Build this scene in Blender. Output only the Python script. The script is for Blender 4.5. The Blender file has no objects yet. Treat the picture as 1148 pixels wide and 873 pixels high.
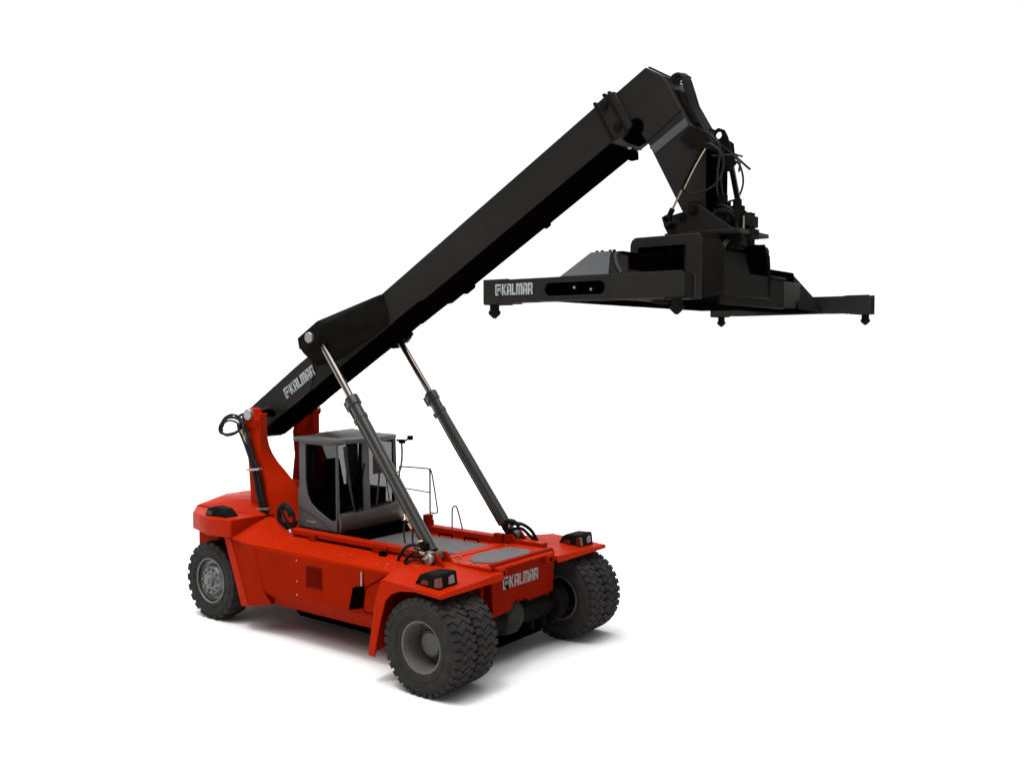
import bpy, bmesh, math, random
from mathutils import Vector, Matrix
random.seed(4)
sc = bpy.context.scene
COL = sc.collection
PI = math.pi
# ------------------------------------------------------------------ materials
def mat(name, col, rough=.5, metal=0., spec=.5, var=.0, vscale=3., bump=0., bscale=40., coat=0., dirt=None, dirtamt=0., dscale=2., rvar=0.):
    m = bpy.data.materials.new(name); m.use_nodes = True
    nt = m.node_tree; N = nt.nodes; L = nt.links
    b = N['Principled BSDF']
    b.inputs['Base Color'].default_value = (*col, 1); b.inputs['Roughness'].default_value = rough
    b.inputs['Metallic'].default_value = metal; b.inputs['Specular IOR Level'].default_value = spec
    b.inputs['Coat Weight'].default_value = coat; b.inputs['Coat Roughness'].default_value = .12
    tc = N.new('ShaderNodeTexCoord')
    src = None
    if var or rvar or bump:
        n = N.new('ShaderNodeTexNoise'); n.inputs['Scale'].default_value = vscale; n.inputs['Detail'].default_value = 6
        L.new(tc.outputs['Object'], n.inputs['Vector'])
        r = N.new('ShaderNodeMapRange'); r.inputs['From Min'].default_value = .3; r.inputs['From Max'].default_value = .7
        r.inputs['To Min'].default_value = 1 - var; r.inputs['To Max'].default_value = 1 + var
        L.new(n.outputs['Fac'], r.inputs['Value'])
        mx = N.new('ShaderNodeVectorMath'); mx.operation = 'SCALE'; mx.inputs[0].default_value = col
        L.new(r.outputs['Result'], mx.inputs['Scale']); src = mx.outputs['Vector']
        if rvar:
            r2 = N.new('ShaderNodeMapRange'); r2.inputs['From Min'].default_value = .3; r2.inputs['From Max'].default_value = .7
            r2.inputs['To Min'].default_value = rough - rvar; r2.inputs['To Max'].default_value = rough + rvar
            L.new(n.outputs['Fac'], r2.inputs['Value']); L.new(r2.outputs['Result'], b.inputs['Roughness'])
    if dirt:
        n = N.new('ShaderNodeTexNoise'); n.inputs['Scale'].default_value = dscale; n.inputs['Detail'].default_value = 9; n.inputs['Roughness'].default_value = .65
        L.new(tc.outputs['Object'], n.inputs['Vector'])
        r = N.new('ShaderNodeMapRange'); r.inputs['From Min'].default_value = .45; r.inputs['From Max'].default_value = .75
        r.inputs['To Max'].default_value = dirtamt; L.new(n.outputs['Fac'], r.inputs['Value'])
        mm = N.new('ShaderNodeMix'); mm.data_type = 'RGBA'
        if src: L.new(src, mm.inputs['A'])
        else: mm.inputs['A'].default_value = (*col, 1)
        mm.inputs['B'].default_value = (*dirt, 1); L.new(r.outputs['Result'], mm.inputs['Factor']); src = mm.outputs['Result']
    if src: L.new(src, b.inputs['Base Color'])
    if bump:
        n = N.new('ShaderNodeTexNoise'); n.inputs['Scale'].default_value = bscale; n.inputs['Detail'].default_value = 4
        L.new(tc.outputs['Object'], n.inputs['Vector'])
        bp = N.new('ShaderNodeBump'); bp.inputs['Strength'].default_value = bump; bp.inputs['Distance'].default_value = .01
        L.new(n.outputs['Fac'], bp.inputs['Height']); L.new(bp.outputs['Normal'], b.inputs['Normal'])
    return m
M = {}
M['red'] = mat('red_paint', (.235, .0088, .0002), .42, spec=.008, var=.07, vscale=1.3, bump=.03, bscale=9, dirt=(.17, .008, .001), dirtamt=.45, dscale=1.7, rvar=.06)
M['red_front'] = mat('red_front_shaded', (.185, .0055, .0002), .42, spec=.008, var=.07, vscale=1.3, dirt=(.10, .004, .001), dirtamt=.5, dscale=2.2)  # same red darkened, shade of the front-facing side put into the colour
M['worn_letters'] = mat('worn_lettering', (.20, .17, .17), .5, spec=.2, var=.3, vscale=14)
M['red_top'] = mat('red_lit_paint', (.325, .0125, .0008), .36, spec=.015, var=.06, vscale=2, bump=.05, bscale=30, dirt=(.26, .012, .006), dirtamt=.4, dscale=3, rvar=.08)  # same red brightened, light on tops and edges put into the colour
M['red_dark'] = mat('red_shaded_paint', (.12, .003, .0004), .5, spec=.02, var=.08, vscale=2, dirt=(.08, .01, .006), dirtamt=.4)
M['black'] = mat('black_boom_paint', (.0150, .0143, .0132), .5, spec=.05, var=.12, vscale=.8, bump=.03, bscale=6, dirt=(.021, .019, .017), dirtamt=.5, dscale=1.2, rvar=.06)
M['black_deep'] = mat('deep_black_shade', (.001, .0007, .0006), .8, spec=.0, var=.2, vscale=2)  # black lowered further so shade under parts sits in the colour
M['black_matte'] = mat('black_matte_steel', (.0065, .006, .0056), .65, spec=.02, var=.25, vscale=4, bump=.05, bscale=20)
M['rubber'] = mat('tyre_rubber', (.0205, .0188, .0188), .85, spec=.12, var=.2, vscale=5, bump=.25, bscale=60, dirt=(.045, .040, .036), dirtamt=.5, dscale=4)
M['hose'] = mat('hose_rubber', (.006, .0055, .006), .55, spec=.15, var=.2)
M['rim'] = mat('grey_wheel_paint', (.095, .086, .075), .45, spec=.25, var=.15, vscale=5, dirt=(.06, .05, .045), dirtamt=.6, dscale=5)
M['rim_light'] = mat('light_grey_hub', (.13, .13, .13), .42, metal=.3, spec=.5, var=.2, vscale=8, dirt=(.06, .06, .06), dirtamt=.7, dscale=7)
M['cab'] = mat('grey_cab_paint', (.066, .066, .068), .42, spec=.2, var=.06, vscale=3, dirt=(.045, .042, .04), dirtamt=.4)
M['cab_dark'] = mat('dark_cab_console', (.05, .041, .036), .4, spec=.2, var=.2, vscale=2.2)
M['interior'] = mat('black_interior', (.008, .008, .008), .7, spec=.1, var=.3)
M['cyl'] = mat('grey_cylinder_paint', (.018, .0175, .0155), .30, spec=.5, var=.1, vscale=4, dirt=(.02, .02, .018), dirtamt=.5, dscale=3)
M['chrome'] = mat('steel_rod', (.22, .19, .17), .22, metal=1., var=.05)
M['steel'] = mat('bare_steel_pin', (.3, .3, .3), .35, metal=.75, var=.15, vscale=12)
M['rail'] = mat('grey_handrail', (.06, .06, .06), .45, spec=.4, var=.1)
M['plate'] = mat('grey_antislip_plate', (.085, .083, .084), .7, spec=.3, var=.12, vscale=5, bump=.7, bscale=90, dirt=(.1, .09, .09), dirtamt=.5, dscale=4)
M['white'] = mat('white_lettering', (.27, .295, .305), .5, spec=.3, var=.08, vscale=9)
M['dim_white'] = mat('small_grey_lettering', (.2, .2, .205), .5, spec=.3, var=.05)
M['stripe'] = mat('grey_blue_band', (.055, .058, .064), .45, spec=.3, var=.15, vscale=4)
M['bluegrey'] = mat('slate_grey_plate', (.0085, .0102, .0120), .42, spec=.3, var=.15, vscale=3)
M['lens'] = mat('lamp_lens', (.16, .12, .13), .15, spec=.5, var=.2, vscale=30)
M['amber'] = mat('amber_lens', (.10, .014, .006), .2, spec=.4, var=.2, vscale=30)
M['brass'] = mat('brass_fitting', (.42, .35, .22), .35, metal=.8, var=.2, vscale=20)
def glass_mat(nm, tint):
    m = bpy.data.materials.new(nm); m.use_nodes = True
    nt = m.node_tree; N = nt.nodes; L = nt.links; N.remove(N['Principled BSDF'])
    t = N.new('ShaderNodeBsdfTransparent'); t.inputs['Color'].default_value = (tint, tint, tint * 1.01, 1)
    L.new(t.outputs['BSDF'], N['Material Output'].inputs['Surface'])
    return m
M['glass'] = glass_mat('clear_screen_glass', .5); M['glass_dark'] = glass_mat('tinted_door_glass', .26)
# ------------------------------------------------------------------ mesh builder
SPLIT = {'body_lip', 'cross_tube', 'bolt', 'rail_bracket', 'eye_hole', 'side_bracket', 'underside_bracket', 'corner_block', 'slide_pad', 'collar_bolt', 'wheel_nut', 'hose_bundle', 'fitting', 'hose_clamp',
         'hose_loop', 'head_hose', 'tilt_hose', 'foot_hose', 'hose_fitting', 'gusset_bolt', 'stud', 'spreader_hose', 'cylinder_lug', 'collar_rib', 'pillar', 'wiper', 'rear_post', 'tilt_pin', 'antislip_plate', 'cover_plate', 'hose_coil', 'cheek_plate'}
EXTRA = []
class MB:
    def islands(s):
        left = set(s.bm.faces); out = []
        while left:
            f = left.pop(); st = [f]; cur = [f]
            while st:
                q = st.pop()
                for v in q.verts:
                    for g in v.link_faces:
                        if g in left: left.remove(g); st.append(g); cur.append(g)
            out.append(cur)
        return out
    def __init__(s): s.bm = bmesh.new(); s.mi = 0
    def face(s, vs):
        try:
            f = s.bm.faces.new(vs); f.material_index = s.mi; return f
        except ValueError: return None
    def hull(s, pts):
        t = bmesh.new()
        for p in pts: t.verts.new(p)
        bmesh.ops.convex_hull(t, input=t.verts)
        bmesh.ops.delete(t, geom=[v for v in t.verts if not v.link_faces], context='VERTS')
        bmesh.ops.dissolve_limit(t, angle_limit=.01, verts=t.verts, edges=t.edges)
        s.merge(t); return s
    def merge(s, t, mtx=None):
        vm = {}
        for v in t.verts: vm[v] = s.bm.verts.new(mtx @ v.co if mtx else v.co)
        for f in t.faces: s.face([vm[v] for v in f.verts])
        t.free()
    def box(s, x0, x1, y0, y1, z0, z1):
        return s.hull([(x, y, z) for x in (x0, x1) for y in (y0, y1) for z in (z0, z1)])
    def obox(s, c, size, mtx):
        c = Vector(c); pts = []
        for a in (-.5, .5):
            for b in (-.5, .5):
                for d in (-.5, .5): pts.append(c + mtx @ Vector((a * size[0], b * size[1], d * size[2])))
        return s.hull(pts)
    def prism(s, poly, y0, y1, conv=None):          # poly in (x,z), extruded along y
        a = [s.bm.verts.new((p[0], y0, p[1])) for p in poly]
        b = [s.bm.verts.new((p[0], y1, p[1])) for p in poly]
        s.face(a); s.face(b[::-1]); n = len(poly)
        for i in range(n): s.face([a[i], b[i], b[(i + 1) % n], a[(i + 1) % n]])
        return s
    def loft(s, A, B):                               # two vertex loops of 3D points
        a = [s.bm.verts.new(p) for p in A]; b = [s.bm.verts.new(p) for p in B]; n = len(A)
        s.face(a); s.face(b[::-1])
        for i in range(n): s.face([a[i], b[i], b[(i + 1) % n], a[(i + 1) % n]])
        return s
    def cyl(s, p0, p1, r0, r1=None, n=24, caps=True):
        r1 = r0 if r1 is None else r1
        p0 = Vector(p0); p1 = Vector(p1); d = (p1 - p0).normalized()
        q = d.to_track_quat('Z', 'Y'); A = []; B = []
        for i in range(n):
            e = q @ Vector((math.cos(2 * PI * i / n), math.sin(2 * PI * i / n), 0))
            A.append(s.bm.verts.new(p0 + e * r0)); B.append(s.bm.verts.new(p1 + e * r1))
        for i in range(n): s.face([A[i], A[(i + 1) % n], B[(i + 1) % n], B[i]])
        if caps: s.face(A[::-1]); s.face(B)
        return s
    def lathe(s, prof, c, axis='y', n=48, sgn=1):    # prof: (offset along axis, radius)
        rings = []
        for (o, r) in prof:
            ring = []
            for i in range(n):
                a = 2 * PI * i / n
                if axis == 'y': p = (c[0] + r * math.cos(a), c[1] + sgn * o, c[2] + r * math.sin(a))
                else: p = (c[0] + r * math.cos(a), c[1] + r * math.sin(a), c[2] + o)
                ring.append(s.bm.verts.new(p))
            rings.append(ring)
        for j in range(len(rings) - 1):
            for i in range(n): s.face([rings[j][i], rings[j][(i + 1) % n], rings[j + 1][(i + 1) % n], rings[j + 1][i]])
        return s
    def tube(s, pts, r, n=8, smooth=3):
        P = [Vector(p) for p in pts]
        if smooth and len(P) > 2:
            Q = []
            for i in range(len(P) - 1):
                p0 = P[max(i - 1, 0)]; p1 = P[i]; p2 = P[i + 1]; p3 = P[min(i + 2, len(P) - 1)]
                for k in range(smooth + 1):
                    t = k / (smooth + 1)
                    Q.append(.5 * ((2 * p1) + (-p0 + p2) * t + (2 * p0 - 5 * p1 + 4 * p2 - p3) * t * t + (-p0 + 3 * p1 - 3 * p2 + p3) * t ** 3))
            Q.append(P[-1]); P = Q
        rings = []; up = Vector((.13, .31, .94))
        for i, p in enumerate(P):
            d = (P[min(i + 1, len(P) - 1)] - P[max(i - 1, 0)]).normalized()
            u = (up - d * up.dot(d))
            if u.length < 1e-3: u = Vector((1, 0, 0)) - d * d.x
            u.normalize(); up = u; v = d.cross(u)
            rings.append([s.bm.verts.new(p + r * (u * math.cos(2 * PI * k / n) + v * math.sin(2 * PI * k / n))) for k in range(n)])
        for a, b in zip(rings, rings[1:]):
            for k in range(n): s.face([a[k], a[(k + 1) % n], b[(k + 1) % n], b[k]])
        s.face(rings[0][::-1]); s.face(rings[-1]); return s
    def build(s, name, m, parent=None, bevel=0., seg=2, sharp=32, pos=None):
        if name in SPLIT:                            # every bolt, bracket or hose of a set is an object of its own
            isl = s.islands()
            if len(isl) > 1:
                out = None
                for fs in isl:
                    b = MB(); b.bm.free(); b.bm = bmesh.new(); vm = {}
                    for f in fs:
                        for v in f.verts:
                            if v not in vm: vm[v] = b.bm.verts.new(v.co)
                        b.face([vm[v] for v in f.verts])
                    o = b.build(name, m, parent, bevel, seg, sharp)
                    EXTRA.append(o) if out else None
                    out = out or o
                s.bm.free(); return out
        bmesh.ops.recalc_face_normals(s.bm, faces=s.bm.faces)
        me = bpy.data.meshes.new(name); s.bm.to_mesh(me); s.bm.free()
        for k in (m if isinstance(m, (list, tuple)) else [m]): me.materials.append(M[k])
        for p in me.polygons: p.use_smooth = True
        me.set_sharp_from_angle(angle=math.radians(sharp))
        o = bpy.data.objects.new(name, me); COL.objects.link(o)
        if parent: o.parent = parent
        if bevel:
            b = o.modifiers.new('bevel', 'BEVEL'); b.width = bevel; b.segments = seg; b.limit_method = 'ANGLE'; b.angle_limit = math.radians(35)
            b.harden_normals = False
        return o
def plate(name, outer, holes, thick, mtx, m, parent, bevel=0.):
    """flat plate in a local XY plane with holes, put in place by mtx"""
    cu = bpy.data.curves.new(name, 'CURVE'); cu.dimensions = '2D'; cu.fill_mode = 'BOTH'; cu.extrude = thick / 2
    for loop in [outer] + holes:
        sp = cu.splines.new('POLY'); sp.points.add(len(loop) - 1); sp.use_cyclic_u = True
        for p, q in zip(sp.points, loop): p.co = (q[0], q[1], 0, 1)
    t = bpy.data.objects.new('tmp', cu); COL.objects.link(t)
    dg = bpy.context.evaluated_depsgraph_get(); me = bpy.data.meshes.new_from_object(t.evaluated_get(dg))
    bpy.data.objects.remove(t); bpy.data.curves.remove(cu)
    bm = bmesh.new(); bm.from_mesh(me); bpy.data.meshes.remove(me)
    bmesh.ops.remove_doubles(bm, verts=bm.verts, dist=1e-5)
    bmesh.ops.transform(bm, matrix=mtx, verts=bm.verts)
    b = MB(); b.bm.free(); b.bm = bm
    return b.build(name, m, parent, bevel)
def frame_m(origin, ex, ey):
    ex = Vector(ex).normalized(); ey = Vector(ey).normalized(); ez = ex.cross(ey)
    mt = Matrix((ex, ey, ez)).transposed().to_4x4(); mt.translation = Vector(origin); return mt
XZ = lambda y: frame_m((0, y, 0), (1, 0, 0), (0, 0, 1))   # local x,y -> world x,z
def rrect(x0, x1, y0, y1, r, n=5):
    o = []
    for cx, cy, a0 in ((x1 - r, y0 + r, -90), (x1 - r, y1 - r, 0), (x0 + r, y1 - r, 90), (x0 + r, y0 + r, 180)):
        for k in range(n + 1):
            a = math.radians(a0 + 90 * k / n); o.append((cx + r * math.cos(a), cy + r * math.sin(a)))
    return o
# stencil style lettering, drawn from strokes in a unit box (w x 1)
def strokes(ch):
    t = .25
    B = lambda x0, x1, y0, y1: [(x0, y0), (x1, y0), (x1, y1), (x0, y1)]
    if ch == 'K': return .74, [B(0, t, 0, 1), [(t + .03, .5), (.5, 1), (.74, 1), (.4, .52), (.76, 0), (.52, 0), (t + .03, .42)]]
    if ch == 'A': return .74, [B(0, t, 0, .9), [(0, .93), (.1, 1), (.62, 1), (.74, .9), (.74, .8), (0, .8)], B(.49, .74, 0, .8), B(t + .03, .46, .3, .46)]
    if ch == 'L': return .6, [B(0, t, 0, 1), B(t, .6, 0, .2)]
    if ch == 'M': return 1.0, [B(0, .24, 0, 1), [(.24, 1), (.44, 1), (.5, .86), (.56, 1), (.76, 1), (.76, .8), (.24, .8)], B(.39, .61, 0, .8), B(.76, 1.0, 0, 1)]
    if ch == 'R': return .74, [B(0, t, 0, 1), [(t, .8), (t, 1), (.64, 1), (.74, .92), (.74, .8)], B(.5, .74, .45, .8), B(t, .74, .36, .5), [(.42, .36), (.68, .36), (.78, 0), (.54, 0)]]
def letters(name, word, origin, ex, ey, h, m, parent, logo=True, total=None, t=.004):
    """white logo square and word as thin raised decals; ex, ey unit directions; origin lower left"""
    mt = frame_m(origin, ex, ey); b = MB(); x = 0.; polys = []
    if logo:
        # square with a dark hook cut through it
        polys += [[(0, 0), (.55, 0), (.42, .2), (.2, .2), (.2, .42), (0, .3)], [(0, .3), (.2, .42), (.2, .72), (.3, .82), (.95, .82), (.95, 1), (0, 1)],
                  [(.34, .32), (.58, .32), (.58, .46), (.74, .46), (.74, .6), (.5, .7), (.36, .6)], [(.86, .18), (.95, .3), (.95, .72), (.84, .72)]]
        x = 1.12
    for ch in word:
        w, ss = strokes(ch)
        for s in ss: polys.append([(x + p[0], p[1]) for p in s])
        x += w + .09
    sx = (total / x) if total else h
    for s in polys:
        A = [mt @ Vector((p[0] * sx, p[1] * h, 0)) for p in s]; B2 = [mt @ Vector((p[0] * sx, p[1] * h, t)) for p in s]
        b.loft(A, B2)
    return b.build(name, m, parent)
# ------------------------------------------------------------------ ground
g = MB(); n = 1
vs = [g.bm.verts.new(p) for p in ((-400, -400, 0), (400, -400, 0), (400, 400, 0), (-400, 400, 0))]; g.face(vs)
M['floor'] = mat('white_floor', (.70, .70, .70), .9, spec=.0, var=.01, vscale=.5)
fl = g.build('ground', 'floor'); fl['kind'] = 'structure'
fl['label'] = 'plain white floor under the vehicle'
# ------------------------------------------------------------------ the vehicle
root = bpy.data.objects.new('reach_stacker', None); COL.objects.link(root)
root.location = (-3, 0, 0); root.empty_display_size = .5
root['label'] = 'red container reach stacker with raised black telescopic boom and wide black lifting spreader'
root['category'] = 'reach stacker'
TOP = []
class P:                                            # build a part of the vehicle
    pass
def part(b, name, m, bevel=0., parent=None, **k):
    o = b.build(name, m, parent or root, bevel, **k)
    if parent is None: TOP.append(o)
    return o
def rp(o, parent=None):
    if parent is None: TOP.append(o)
    return o
# ---- chassis
b = MB()
# central frame beams and belly
b.box(-6.9, .10, -.98, .98, 1.0, 1.70)
b.box(-5.0, -1.3, -1.25, 1.25, .42, 1.05)
b.box(-5.3, -1.2, -.7, .7, .3, .5)
chassis = part(b, 'chassis', 'red', .015)
b = MB()                                            # black belly, added low to deepen the shade under the chassis
b.hull([(x, y, z) for x, y, z in ((-4.7, .8, .12), (-4.7, -.8, .12), (-1.1, .8, .12), (-1.1, -.8, .12), (-5.0, 1.0, .6), (-5.0, -1.0, .6), (-1.0, 1.0, .6), (-1.0, -1.0, .6))]); b.box(-.95, -.15, -1.1, 1.1, .2, .5)
belly = part(b, 'shade_belly', 'black_deep', .02)
# side tanks, both sides
for s in (-1, 1):
    b = MB()
    A = [(-4.80, 1.68), (-1.02, 1.70), (-1.02, .82), (-1.55, .80), (-4.5, .83), (-4.72, .95)]
    # body: outer face y=1.85, lower bevel face turning inward
    pr = [(.98, 1.78), (1.83, 1.68), (1.855, 1.655), (1.85, .86), (1.60, .56), (.98, .52)]
    b.loft([(-4.78, s * y, z) for y, z in pr], [(-1.05, s * y, z + .012) for y, z in pr])
    tank = part(b, 'side_tank', 'red', .012)
    v = MB(); v.hull([(x, s * y, z + dz) for x in (-4.77, -1.06) for y, z in ((1.0, 1.785), (1.825, 1.686)) for dz in (0, .012)]); v.build('tank_top_lit', 'red_top', tank, .004)  # thin sheet in the lit red, paints the light on the tank top
    if s < 0:
        v = MB()
        v.mi = 0
        for i in range(10):
            for j in range(7):
                x = -3.235 + j * .0575; z = 1.165 + i * .036
                v.obox((x + .022, -1.86, z), (.042, .016, .022), Matrix.Rotation(-.5, 3, 'X'))
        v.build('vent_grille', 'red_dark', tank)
        v = MB()
        v.box(-3.27, -2.82, -1.8565, -1.853, 1.13, 1.53); v.build('vent_panel', 'red_dark', tank)
        v = MB()
        for z in (1.58, 1.2, .95):
            v.cyl((-3.5, -1.85, z), (-3.5, -1.866, z), .014, n=10)
        for x in (-3.7, -3.55, -3.4, -2.1, -1.9, -1.3, -1.16):
            v.cyl((x, -1.79, 1.68), (x, -1.79, 1.70), .016, n=8)
        for x, y in ((-3.9, -1.35), (-3.8, -1.35), (-2.9, -1.5), (-2.7, -1.5), (-2.5, -1.45), (-2.3, -1.5), (-1.5, -1.55), (-1.4, -1.7), (-1.7, -1.6), (-4.4, -1.6)):
            v.cyl((x, y, 1.70), (x, y, 1.755 - (abs(y) - 1.35) * .1), .017, n=8)
        v.build('bolt', 'brass', tank)
        # hatch on the side with its seam, handle bar and black mud flap
        v = MB(); v.tube([(-1.25, -1.862, 1.62), (-1.72, -1.862, 1.36), (-1.80, -1.862, 1.0), (-1.72, -1.862, .93), (-1.22, -1.862, .95)], .007, 5, 0); v.build('seam', 'black_deep', tank)
        v = MB(); v.prism([(-2.0, 1.32), (-1.74, 1.39), (-1.78, 1.0), (-2.10, .92)], -1.90, -1.87); v.build('mud_flap', 'black_deep', tank, .004)
        v = MB(); v.cyl((-1.79, -1.885, 1.38), (-1.79, -1.885, 1.62), .017, n=8); v.build('flap_rod', 'steel', tank)
# upper rails beside the deck
for s, z1, x0, x1 in ((-1, 1.93, -4.55, -1.1), (1, 1.86, -4.2, -.05)):
    b = MB()
    b.box(x0, x1, s * .95, s * 1.06, 1.62, z1)
    b.box(x0, x1, s * 1.06, s * 1.13, z1 - .10, z1 - .005)
    rail = part(b, 'frame_rail', 'red_top', .01)
    if s < 0:
        for x in (-3.95, -3.88, -2.0):
            pass
        v = MB(); v.box(-3.98, -3.78, -1.19, -1.132, 1.70, 1.90); v.box(-2.25, -1.9, -1.19, -1.132, 1.70, 1.9)
        v.build('rail_bracket', 'red', rail, .008)
        v = MB(); v.prism([(-2.0, 1.84), (-1.86, 1.85), (-1.84, 1.72), (-1.9, 1.66), (-1.99, 1.68)], -1.28, -1.20)
        v.build('rubber_stop', 'black_deep', rail, .01)
        v = MB(); v.box(-3.75, -2.3, -1.133, -1.1305, 1.745, 1.80); v.build('slot', 'black_deep', rail)
    else:
        v = MB()
        v.box(-1.1, -.9, .84, .95, 1.75, 1.95); v.box(-3.0, -2.85, .95, 1.1, 1.86, 2.08)
        v.build('rail_bracket', 'red', rail, .01)
# deck sheet with grey antislip plates, cross members, handles
b = MB()
b.hull([(-3.4, -.94, 1.70), (-3.4, .94, 1.70), (-.55, -.94, 1.70), (-.55, .94, 1.70), (-3.4, -.94, 1.73), (-3.4, .94, 1.73), (-.55, -.94, 1.73), (-.55, .94, 1.73)])
b.hull([(-.75, -.98, 1.72), (-.75, .94, 1.72), (.26, -.95, 1.72), (.26, .9, 1.72), (-.72, -.98, 1.79), (-.72, .94, 1.79), (.24, -.95, 1.80), (.24, .9, 1.80)])
b.box(-1.05, -.82, -.94, .94, 1.73, 1.77)
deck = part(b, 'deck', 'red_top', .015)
v = MB(); v.hull([(x, y, z) for x, y in ((-3.2, -.6), (-3.2, .72), (-1.15, .74), (-1.0, .50), (-1.0, -.1), (-1.45, -.52)) for z in (1.735, 1.745)]); v.build('antislip_plate', 'plate', deck)
v = MB(); v.hull([(x, y, z) for x, y in ((-.60, -.30), (-.42, -.66), (-.22, -.78), (.06, -.62), (.15, -.2), (.13, .32), (-.05, .60), (-.5, .55)) for z in (1.80, 1.808)]); v.build('antislip_plate', 'plate', deck)
for x, y in ((-2.2, .74), (-1.55, .74)):
    v = MB(); v.tube([(x - .17, y, 1.745), (x - .17, y, 1.80), (x + .17, y, 1.80), (x + .17, y, 1.745)], .018, 7, 0); v.build('deck_handle', 'black_deep', deck)
v = MB()
for x, y in ((-.6, -.88), (-.45, -.9), (-.2, -.9), (-.05, -.88), (.1, -.85), (-.68, .7), (-.6, -.75), (.12, .75), (-.68, -.6)):
    v.cyl((x, y, 1.79), (x, y, 1.815), .02, n=8)
v.build('bolt', 'brass', deck)
# front panel with lobed lower edge
b = MB()
low = [(-.86, .95), (-.42, .97), (-.34, 1.02), (-.30, 1.10), (-.15, 1.14), (.05, 1.10), (.12, 1.04), (.86, 1.06)]
front_poly = low + [(.92, 1.74), (.86, 1.84), (-.86, 1.84), (-.92, 1.62)]
A = [(.262, y, z) for y, z in front_poly]; B2 = [(x - .10, y, z) for x, y, z in A]
b.loft(A, B2)
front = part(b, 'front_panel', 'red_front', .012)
b = MB(); b.hull([(.20, -.88, 1.83), (.20, .88, 1.83), (.32, -.80, 1.77), (.32, .80, 1.77), (.32, -.8, 1.75), (.32, .8, 1.75), (.2, -.88, 1.70), (.2, .88, 1.70)]); b.build('top_lip', 'red_top', front, .01)
for y in (-.70, .66):
    v = MB()
    v.hull([(.28, y - .12, 1.78), (.28, y + .12, 1.78), (.36, y - .09, 1.62), (.36, y + .09, 1.62), (.24, y - .1, 1.6), (.24, y + .1, 1.6), (.36, y - .08, 1.74), (.36, y + .08, 1.74)])
    e = v.build('tow_eye', 'red', front, .015)
v = MB()
for y in (-.70, .66): v.cyl((.34, y, 1.68), (.366, y, 1.68), .035, n=14)
v.build('eye_hole', 'black_deep', front)
letters('lettering', 'KALMAR', (.266, -.61, 1.37), (0, 1, 0), (0, 0, 1), .21, 'worn_letters', front, total=1.02)
v = MB(); v.box(.2625, .2655, -.61, -.44, 1.37, 1.58); v.build('logo_backing', 'black_deep', front)
# side walls of the front frame going back between panel and wheels
for s in (-1, 1):
    b = MB(); b.loft([(.16, s * .90, .95), (.16, s * .90, 1.75), (.16, s * .80, 1.75), (.16, s * .80, .95)],
                     [(-1.1, s * 1.15, .8), (-1.1, s * 1.15, 1.62), (-1.1, s * .95, 1.62), (-1.1, s * .95, .8)])
    part(b, 'frame_side', 'red_dark', .01)
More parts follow.
